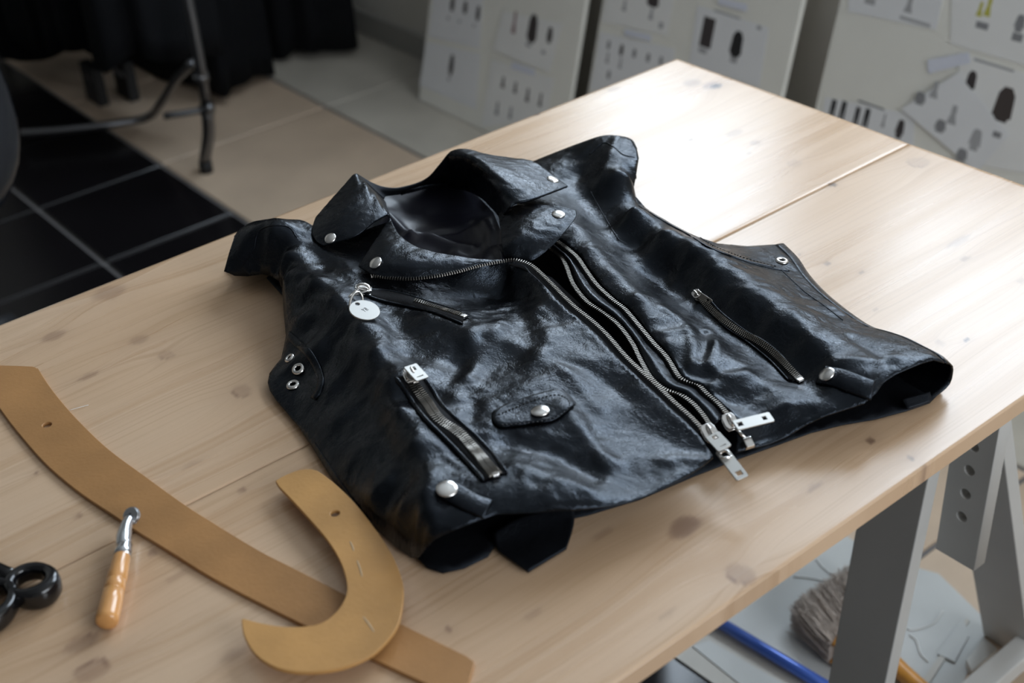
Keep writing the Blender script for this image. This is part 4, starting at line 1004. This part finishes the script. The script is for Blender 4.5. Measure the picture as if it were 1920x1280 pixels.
def snap(px, py, r=.0072, objs=None, nz=None, label=None):
    p, n_ = hit(px, py, objs, 6.)
    if nz is not None: n_ = nrm(n_*(1-nz)+np.array([0, 0, nz]))
    M = frame(p+n_*.0006, (1, 0, 0), n_)
    v, f = lathe([(0, -.0005), (r, -.0005), (r*1.0, .0006), (r*.97, .0012), (r*.86, .0017), (r*.6, .0022), (r*.3, .0025), (.0002, .0026)], 28)
    o = mesh('snap_button', xf(M, v), f, M_nickel, vest); o['label'] = label or 'polished nickel snap button'; return o
snap(620, 448, .0062); snap(705, 494, .0068); snap(1047, 403, .0068); snap(1036, 338, .0066)
def eyelet(px, py, objs, r=.0056, nz=.35):
    p, n_ = hit(px, py, objs, 5.); n_ = nrm(n_*(1-nz)+np.array([0, 0, nz])); M = frame(p+n_*.0006, (1, 0, 0), n_)
    prof = [(r*.45, 0), (r*.42, .0008), (r*.52, .0016), (r*.72, .0018), (r*.92, .0013), (r, .0002)]; seg = 24; v = []; f = []
    for a_, z in prof:
        for k in range(seg): t_ = 2*math.pi*k/seg; v.append((a_*math.cos(t_), a_*math.sin(t_), z))
    for i in range(len(prof)-1):
        for k in range(seg): l_ = (k+1) % seg; f.append((i*seg+k, (i+1)*seg+k, (i+1)*seg+l_, i*seg+l_))
    o = mesh('eyelet', xf(M, v), f, M_nickel, vest)
    v = [(0, 0, .0003)]+[(r*.5*math.cos(2*math.pi*k/seg), r*.5*math.sin(2*math.pi*k/seg), .0003) for k in range(seg)]
    mesh('eyelet_hole_shade', xf(M, v), [(0, 1+k, 1+(k+1) % seg) for k in range(seg)], simple('hole', (.001, .001, .001), 1., spec=0), o)  # flat black disc, painted shade in place of an open hole
eyelet(560, 692, FL, .0062); eyelet(550, 722, FL, .0062); eyelet(544, 672, FL, .0052, 0.); eyelet(1466, 490, FR, .0062)

# --- sliders and pulls
def pull(name, A, B, w, mat, parent, slots, n_=None, t=.0014):
    """flat pull tab from A to B (3D), with square cut-outs along its length (fractions, length, width)"""
    A = np.asarray(A); B = np.asarray(B); L_ = np.linalg.norm(B-A); x = nrm(B-A); z = n_ if n_ is not None else np.array([0, 0, 1.])
    M = frame(A, x, z); loops = [rrect(0, L_, -w/2, w/2, min(.0012, w*.2))]
    for c_, l_, ww in slots: loops.append([(c_*L_-l_/2, -ww/2), (c_*L_+l_/2, -ww/2), (c_*L_+l_/2, ww/2), (c_*L_-l_/2, ww/2)])
    return plate(name, loops, t, mat, M, parent, .0003)
def slider(p, d, n_, sc=1.):
    """zip slider: two shield-shaped plates, posts and a crown loop"""
    M = frame(p, d, n_); L_ = [(-.0055, -.0030), (-.003, -.0042), (.003, -.0044), (.0055, -.0030), (.0055, .0030), (.003, .0044), (-.003, .0042), (-.0055, .0030)]
    L_ = [(a_*sc, b_*sc) for a_, b_ in L_]
    o = plate('zipper_slider', [L_], .0012, M_nickel, M @ Matrix.Translation((0, 0, .0022)), vest, .0003)
    plate('lower_plate', [L_], .001, M_nickel, M @ Matrix.Translation((0, 0, -.0016)), o, .0003)
    P = cr([(-.0042*sc, 0, .0030), (-.003*sc, 0, .0056), (.0005*sc, 0, .0064), (.0035*sc, 0, .0050), (.0042*sc, 0, .0030)], 12)
    v, f = tube(P, .0011*sc, 10); mesh('crown', xf(M, v), f, M_nickel, o)
    return o
up = np.array([0, 0, 1.])
# main front slider, hanging double pull
p = T(1330, 812, .036); d = nrm(T(1345, 830, .034)-T(1318, 795, .036)); vn = nrm(np.array([-.25, -.35, 1]))
s_ = slider(p, d, vn, 1.25)
pull('pull_tab', T(1335, 816, .042), T(1357, 847, .035), .0125, M_tagm, s_, [(.22, .0042, .0050), (.82, .0011, .0066)], nrm(np.array([-.1, -.2, 1])))
pull('pull_tab', T(1352, 845, .035), T(1392, 898, .027), .0105, M_tagm, s_, [(.16, .0062, .0058), (.83, .0048, .0056)], nrm(np.array([-.1, -.25, 1])))
a_ = T(1360, 853, .0345); v, f = tube([a_+np.array([0.0045*math.cos(t_), .0045*math.sin(t_), .001*math.sin(2*t_)]) for t_ in np.linspace(0, 2*math.pi, 20, endpoint=False)], .0010, 8, True); mesh('link_ring', v, f, M_nickel, s_)
p = T(1368, 792, .032); d = nrm(T(1382, 812, .029)-T(1352, 770, .032))
s2 = slider(p, d, vn, 1.2)
pull('pull_tab', T(1378, 799, .039), T(1443, 790, .032), .0098, M_tagm, s2, [(.13, .0052, .0045), (.80, .0042, .0042)], nrm(np.array([0, -.25, 1])))
p = T(1403, 829, .024); bx_ = MB(); M = frame(p, T(1412, 842, .02)-T(1392, 815, .02), vn)
bx_.add(xf(M, [(-.004,-.004,-.0025),(.005,-.004,-.0025),(.005,.004,-.0025),(-.004,.004,-.0025),(-.004,-.0035,.0022),(.005,-.0035,.0022),(.005,.0035,.0022),(-.004,.0035,.0022)]), [(0,3,2,1),(4,5,6,7),(0,1,5,4),(1,2,6,5),(2,3,7,6),(3,0,4,7)])
bx_.build('zipper_box', M_nickel, vest, bevel=.0008)
v, f = tube([T(1376, 800, .0295), T(1398, 822, .0245)], .0015, 8); mesh('zipper_pin', v, f, M_nickel, vest)

# --- zipped pockets
def pocket(zpts, lpts, rpts, objs, name, wz=.0046, two=True, n=70, pr=.0017, t0=0.):
    L_, nl = path_on(lpts, n, objs, .0004); R_, nr = path_on(rpts, n, objs, .0004); Z_, nz = path_on(zpts, n, objs, .0006)
    G = np.stack([L_+nl*.0003, Z_+nz*.0001, R_+nr*.0003], 1); v, f = gridmesh(G); o = mesh('pocket_tape', v, up_faces(v, f), M_tape, vest); solid(o, .0008, 1)
    for P, nn in ((L_, nl), (R_, nr)):
        rr = np.full(n, pr); rr[:3] *= [.4, .7, .9]; rr[-3:] *= [.9, .7, .4]
        v, f = tube(P+nn*.0007, rr, 10); mesh('pocket_welt', v, f, M_leather, vest)
    k0 = int(t0*n); teeth('zipper_teeth', Z_[k0:]+nz[k0:]*.0008, .0021, wz, .0011, .0014, .0010, two, nz[k0:])
    e_, ne = Z_[-1], nz[-1]; M = frame(e_+ne*.0012, Z_[-1]-Z_[-4], ne)
    o = MB().add(xf(M, [(-.0018,-.0026,-.001),(.0026,-.0026,-.001),(.0026,.0026,-.001),(-.0018,.0026,-.001),(-.0018,-.0024,.0012),(.0026,-.0024,.0012),(.0026,.0024,.0012),(-.0018,.0024,.0012)]),
        [(0,3,2,1),(4,5,6,7),(0,1,5,4),(1,2,6,5),(2,3,7,6),(3,0,4,7)]).build('zipper_stop', M_nickel, vest, bevel=.0004)
    return Z_, nz
# diagonal chest pocket
Zc, nc = pocket([(680,549),(700,552),(730,557),(772,565),(815,579),(852,590),(869,596)], [(676,550),(690,556),(715,565),(765,576),(815,588),(868,609)], [(680,541),(692,544),(730,547),(772,557),(815,571),(852,583),(880,596)], FL, 'chest', .0050, True, 60, .0012, .45)
s3 = slider(Zc[0]+nc[0]*.0016, Zc[3]-Zc[0], nc[0], 1.35)
q0 = Zc[0]+nc[0]*.006
# triangular puller, oval link and the round tag
tri = [T(652, 557, .056), T(690, 544, .059), T(676, 540, .061)]
v, f = tube(cr(np.array([tri[0], tri[1], tri[2], tri[0]]), 25)[:-1], .0009, 8, True); mesh('pull_frame', v, f, M_nickel, s3)
def oval(c_, ax, sidev, rx, ry, r_, n=40):
    return tube([c_+ax*rx*math.cos(t_)+sidev*ry*math.sin(t_) for t_ in np.linspace(0, 2*math.pi, n, endpoint=False)], r_, 10, True)
lc = (hit(668, 568, FL)[0]+T(668, 566, .062))/2; ax_ = nrm(T(662, 584, .053)-T(676, 548, .062)); sv = nrm(np.cross(ax_, nrm(np.array([.5, -.6, .55]))))
v, f = oval(lc, ax_, sv, .0105, .0065, .00125); mesh('chain_link', v, f, M_nickel, s3)
pc, pn = hit(682, 590, FL, 10.); pn = nrm(pn+np.array([-.1, -.35, .6])); M = frame(pc+pn*.0045, T(700, 590, .05)-T(668, 590, .05), pn)
tg = plate('round_tag', [circ(0, 0, .0135, 40), circ(-.0075, .0062, .0024, 14)], .0013, M_tagm, M, s3, .0003)
def strokes(S_, M_, w_, parent, mat):
    m_ = MB()
    for (x0, y0), (x1, y1) in S_:
        dx, dy = x1-x0, y1-y0; l_ = math.hypot(dx, dy); nx_, ny_ = -dy/l_*w_, dx/l_*w_
        m_.add(xf(M_, [(x0-nx_, y0-ny_, 0), (x1-nx_, y1-ny_, 0), (x1+nx_, y1+ny_, 0), (x0+nx_, y0+ny_, 0), (x0-nx_, y0-ny_, .00012), (x1-nx_, y1-ny_, .00012), (x1+nx_, y1+ny_, .00012), (x0+nx_, y0+ny_, .00012)]),
               [(0,3,2,1),(4,5,6,7),(0,1,5,4),(1,2,6,5),(2,3,7,6),(3,0,4,7)])
    return m_.build('engraving', mat, parent)
ME = M @ Matrix.Translation((.0005, .0005, .00132)) @ Matrix.Rotation(math.radians(52), 4, 'Z')
Y_ = [((-.0042, .003), (-.0026, .0004)), ((-.0010, .003), (-.0026, .0004)), ((-.0026, .0004), (-.0026, -.003))]
B2 = [((.0006, -.003), (.0006, .003)), ((.0006, .003), (.0024, .0026)), ((.0024, .0026), (.0026, .0010)), ((.0026, .001), (.0006, .0002)), ((.0006, .0002), (.0028, -.0006)), ((.0028, -.0006), (.0029, -.0024)), ((.0029, -.0024), (.0006, -.003))]
strokes([((a_[0]*.72, a_[1]*.72), (b_[0]*.72, b_[1]*.72)) for a_, b_ in Y_+B2], ME, .00016, tg, M_dark)
# left hand pocket
Zp, npk = pocket([(768,706),(779,729),(798,754),(814,779),(829,795),(857,813),(886,843),(915,877),(929,893)], [(741,708),(759,731),(779,765),(802,792),(830,820),(857,847),(896,890),(907,903)], [(786,698),(800,717),(814,737),(829,762),(861,792),(896,823),(931,862),(950,888)], FL, 'hand', .0082, True, 90, .0020)
s4 = slider(Zp[1]+npk[1]*.002, Zp[4]-Zp[0], npk[1], 1.3)
pull('pull_tab', Zp[0]+npk[0]*.0068-nrm(Zp[4]-Zp[0])*.004, T(790, 717, .058), .0125, M_tagm, s4, [(.25, .0044, .0052), (.80, .0014, .0068)], npk[0])
# right hand pocket
Zq, nq = pocket([(1310,556),(1347,594),(1387,624),(1413,636),(1443,655),(1470,681),(1493,707),(1501,715)], [(1300,550),(1330,582),(1362,616),(1400,641),(1443,676),(1478,714)], [(1322,552),(1357,590),(1400,622),(1430,638),(1460,661),(1485,690),(1507,714)], FR, 'hand', .0050, True, 80, .0009)
s5 = slider(Zq[0]+nq[0]*.0012, Zq[3]-Zq[0], nq[0], .9)
pull('pull_tab', Zq[0]+nq[0]*.005, hit(1333, 571, FR)[0]+nq[4]*.003, .006, M_teeth, s5, [(.22, .0036, .0042), (.78, .003, .004)], nrm(nq[0]+np.array([-.6, -.3, 0])))

# --- coin pocket flap
fo = [(922,784),(925,773),(955,758),(987,747),(1030,735),(1050,733),(1066,742),(1074,752),(1078,761),(1060,776),(1036,792),(1000,797),(962,802),(938,803),(926,796)]
ctr = np.array([1000, 770.]); rings = []
Pf = cr(np.array(fo+fo[:1], float), 61)[:-1]
for t_ in (1., .93, .8, .6, .4, .2):
    lift = .0030 if t_ < .95 else .0018
    rings.append([(lambda hn: hn[0]+hn[1]*lift)(hit(*(ctr+(q-ctr)*t_), FL)) for q in Pf])
V_ = [p for r_ in rings for p in r_]+[hit(*ctr, FL)[0]+np.array([0, 0, .0034])]; n = len(Pf)
F_ = [(i*n+k, i*n+(k+1) % n, (i+1)*n+(k+1) % n, (i+1)*n+k) for i in range(5) for k in range(n)]+[(5*n+k, 5*n+(k+1) % n, 6*n) for k in range(n)]
flap = mesh('pocket_flap', V_, up_faces(V_, F_), M_leather, vest); solid(flap, .002, -1)
snap(1013, 772, .0078, [flap])

# --- belt loops with snaps at the hem, straps lying out on the table
def band(name, pts, wpx, objs, lift=.002, th_=.002, n=26):
    P, nn = path_on(pts, n, objs, lift); tn = np.gradient(P, axis=0); rows = []
    k_ = np.linalg.norm(P[0]-CAMP)/FPX
    for p, u, t_ in zip(P, nn, tn):
        b_ = nrm(np.cross(nrm(t_), u)); rows.append([p-b_*wpx*k_*.5-u*lift*.6, p-b_*wpx*k_*.42, p, p+b_*wpx*k_*.42, p+b_*wpx*k_*.5-u*lift*.6])
    v, f = gridmesh(np.array(rows)); o = mesh(name, v, up_faces(v, f), M_leather, vest); solid(o, th_, -1); return o
bl1 = band('belt_loop', [(826,914),(850,925),(880,942),(914,956)], 46, FL, .0025)
bl2 = band('belt_loop', [(1540,704),(1570,709),(1600,720),(1636,733)], 42, FR, .0025)
snap(838, 918, .0082, [bl1], .3); snap(1551, 703, .0072, [bl2])
st = [[(925,1000,.8),(932,1030,.3),(960,1052,.25),(990,1074,.25)],[(980,970,1.0),(1000,1000,.5),(1010,1025,.35),(1026,1052,.3)],[(1075,950,1.0),(1077,975,.6),(1072,1000,.45),(1062,1030,.35)]]
v, f = gridmesh(loft([to3(r) for r in st], 24, 24)); o = mesh('belt_strap', v, up_faces(v, f), M_leather_in, vest); solid(o, .0022, 1)
st = [[(1690,750,.9),(1700,768,.5)],[(1720,742,.9),(1725,760,.5)],[(1742,736,.9),(1745,752,.5)]]
v, f = gridmesh(loft([to3(r) for r in st], 8, 8)); o = mesh('belt_strap', v, up_faces(v, f), M_leather_in, vest); solid(o, .0022, 1)

# --- seams and topstitching
def seam(pts, objs, r=.0007, n=50, lift=.0002, mat=None, name='seam'):
    P, nn = path_on(pts, n, objs, lift); v, f = tube(P, r, 6); mesh(name, v, f, mat or M_leather, vest)
def stitch(pts, objs, n=60, lift=.0004):
    P, nn = path_on(pts, n*4, objs, lift); m_ = MB(); L_ = plen(P); k = max(6, int(L_/.0034)); P = cr(P, k*2)
    for i in range(0, 2*k-1, 2):
        v, f = tube([P[i], P[i+1]], .00042, 5); m_.add(v, f)
    o = m_.build('stitching', M_thread, vest, True); o['kind'] = 'stuff'
band('armhole_facing', [(541,628),(558,643),(582,666),(598,697),(601,725),(588,748)], 15, FL, .0014, .0014, 40)
band('armhole_facing', [(1200,386),(1240,412),(1300,445),(1330,464),(1370,479),(1410,492),(1450,501)], 9, FR, .0010, .0010, 50)
seam([(536,628),(552,640),(575,660),(592,690),(600,715),(594,738),(585,746)], FL); seam([(545,632),(565,646),(590,672),(604,705),(602,735),(592,748)], FL)
stitch([(541,630),(558,643),(582,666),(598,697),(601,725),(590,746)], FL)
seam([(1300,445),(1330,464),(1370,480),(1410,494),(1450,504),(1480,508)], FR); stitch([(1306,441),(1340,462),(1380,478),(1420,491),(1455,499)], FR)
seam([(1466,507),(1485,525),(1510,548),(1548,575),(1580,600)], FR, .0005)
seam([(1108,360),(1130,400),(1160,450)], FR, .0005)
seam([(1105,290),(1130,268),(1150,275),(1168,290),(1190,295)], FR, .0006)
seam([(452,500),(475,470),(482,440),(500,425),(540,425),(556,445)], FL, .0006)
stitch([(683,496),(690,484),(706,457),(722,430),(733,414)], None); stitch([(686,503),(710,509),(755,514),(802,510),(850,502)], None)
stitch([(1000,394),(1040,394),(1070,399),(1071,407),(1034,449),(1004,474)], None)
stitch([(597,447),(612,455),(645,447),(668,434),(690,418)], None); stitch([(980,374),(1020,360),(1055,347),(1030,329),(1000,310)], None)
stitch([(935,777),(990,754),(1046,740),(1068,760),(1034,785),(965,795),(940,796)], [flap])
seam([(700,990),(640,905),(590,830)], FL, .0006)

P_ = cr([T(130, 769, .0006), T(147, 764, .0010), T(166, 759, .0006)], 10); v, f = tube(P_, .00028, 5)
tag(mesh('lint_thread', v, f, M_scrap), 'tiny white thread lying on the table beside the curved ruler', 'thread')
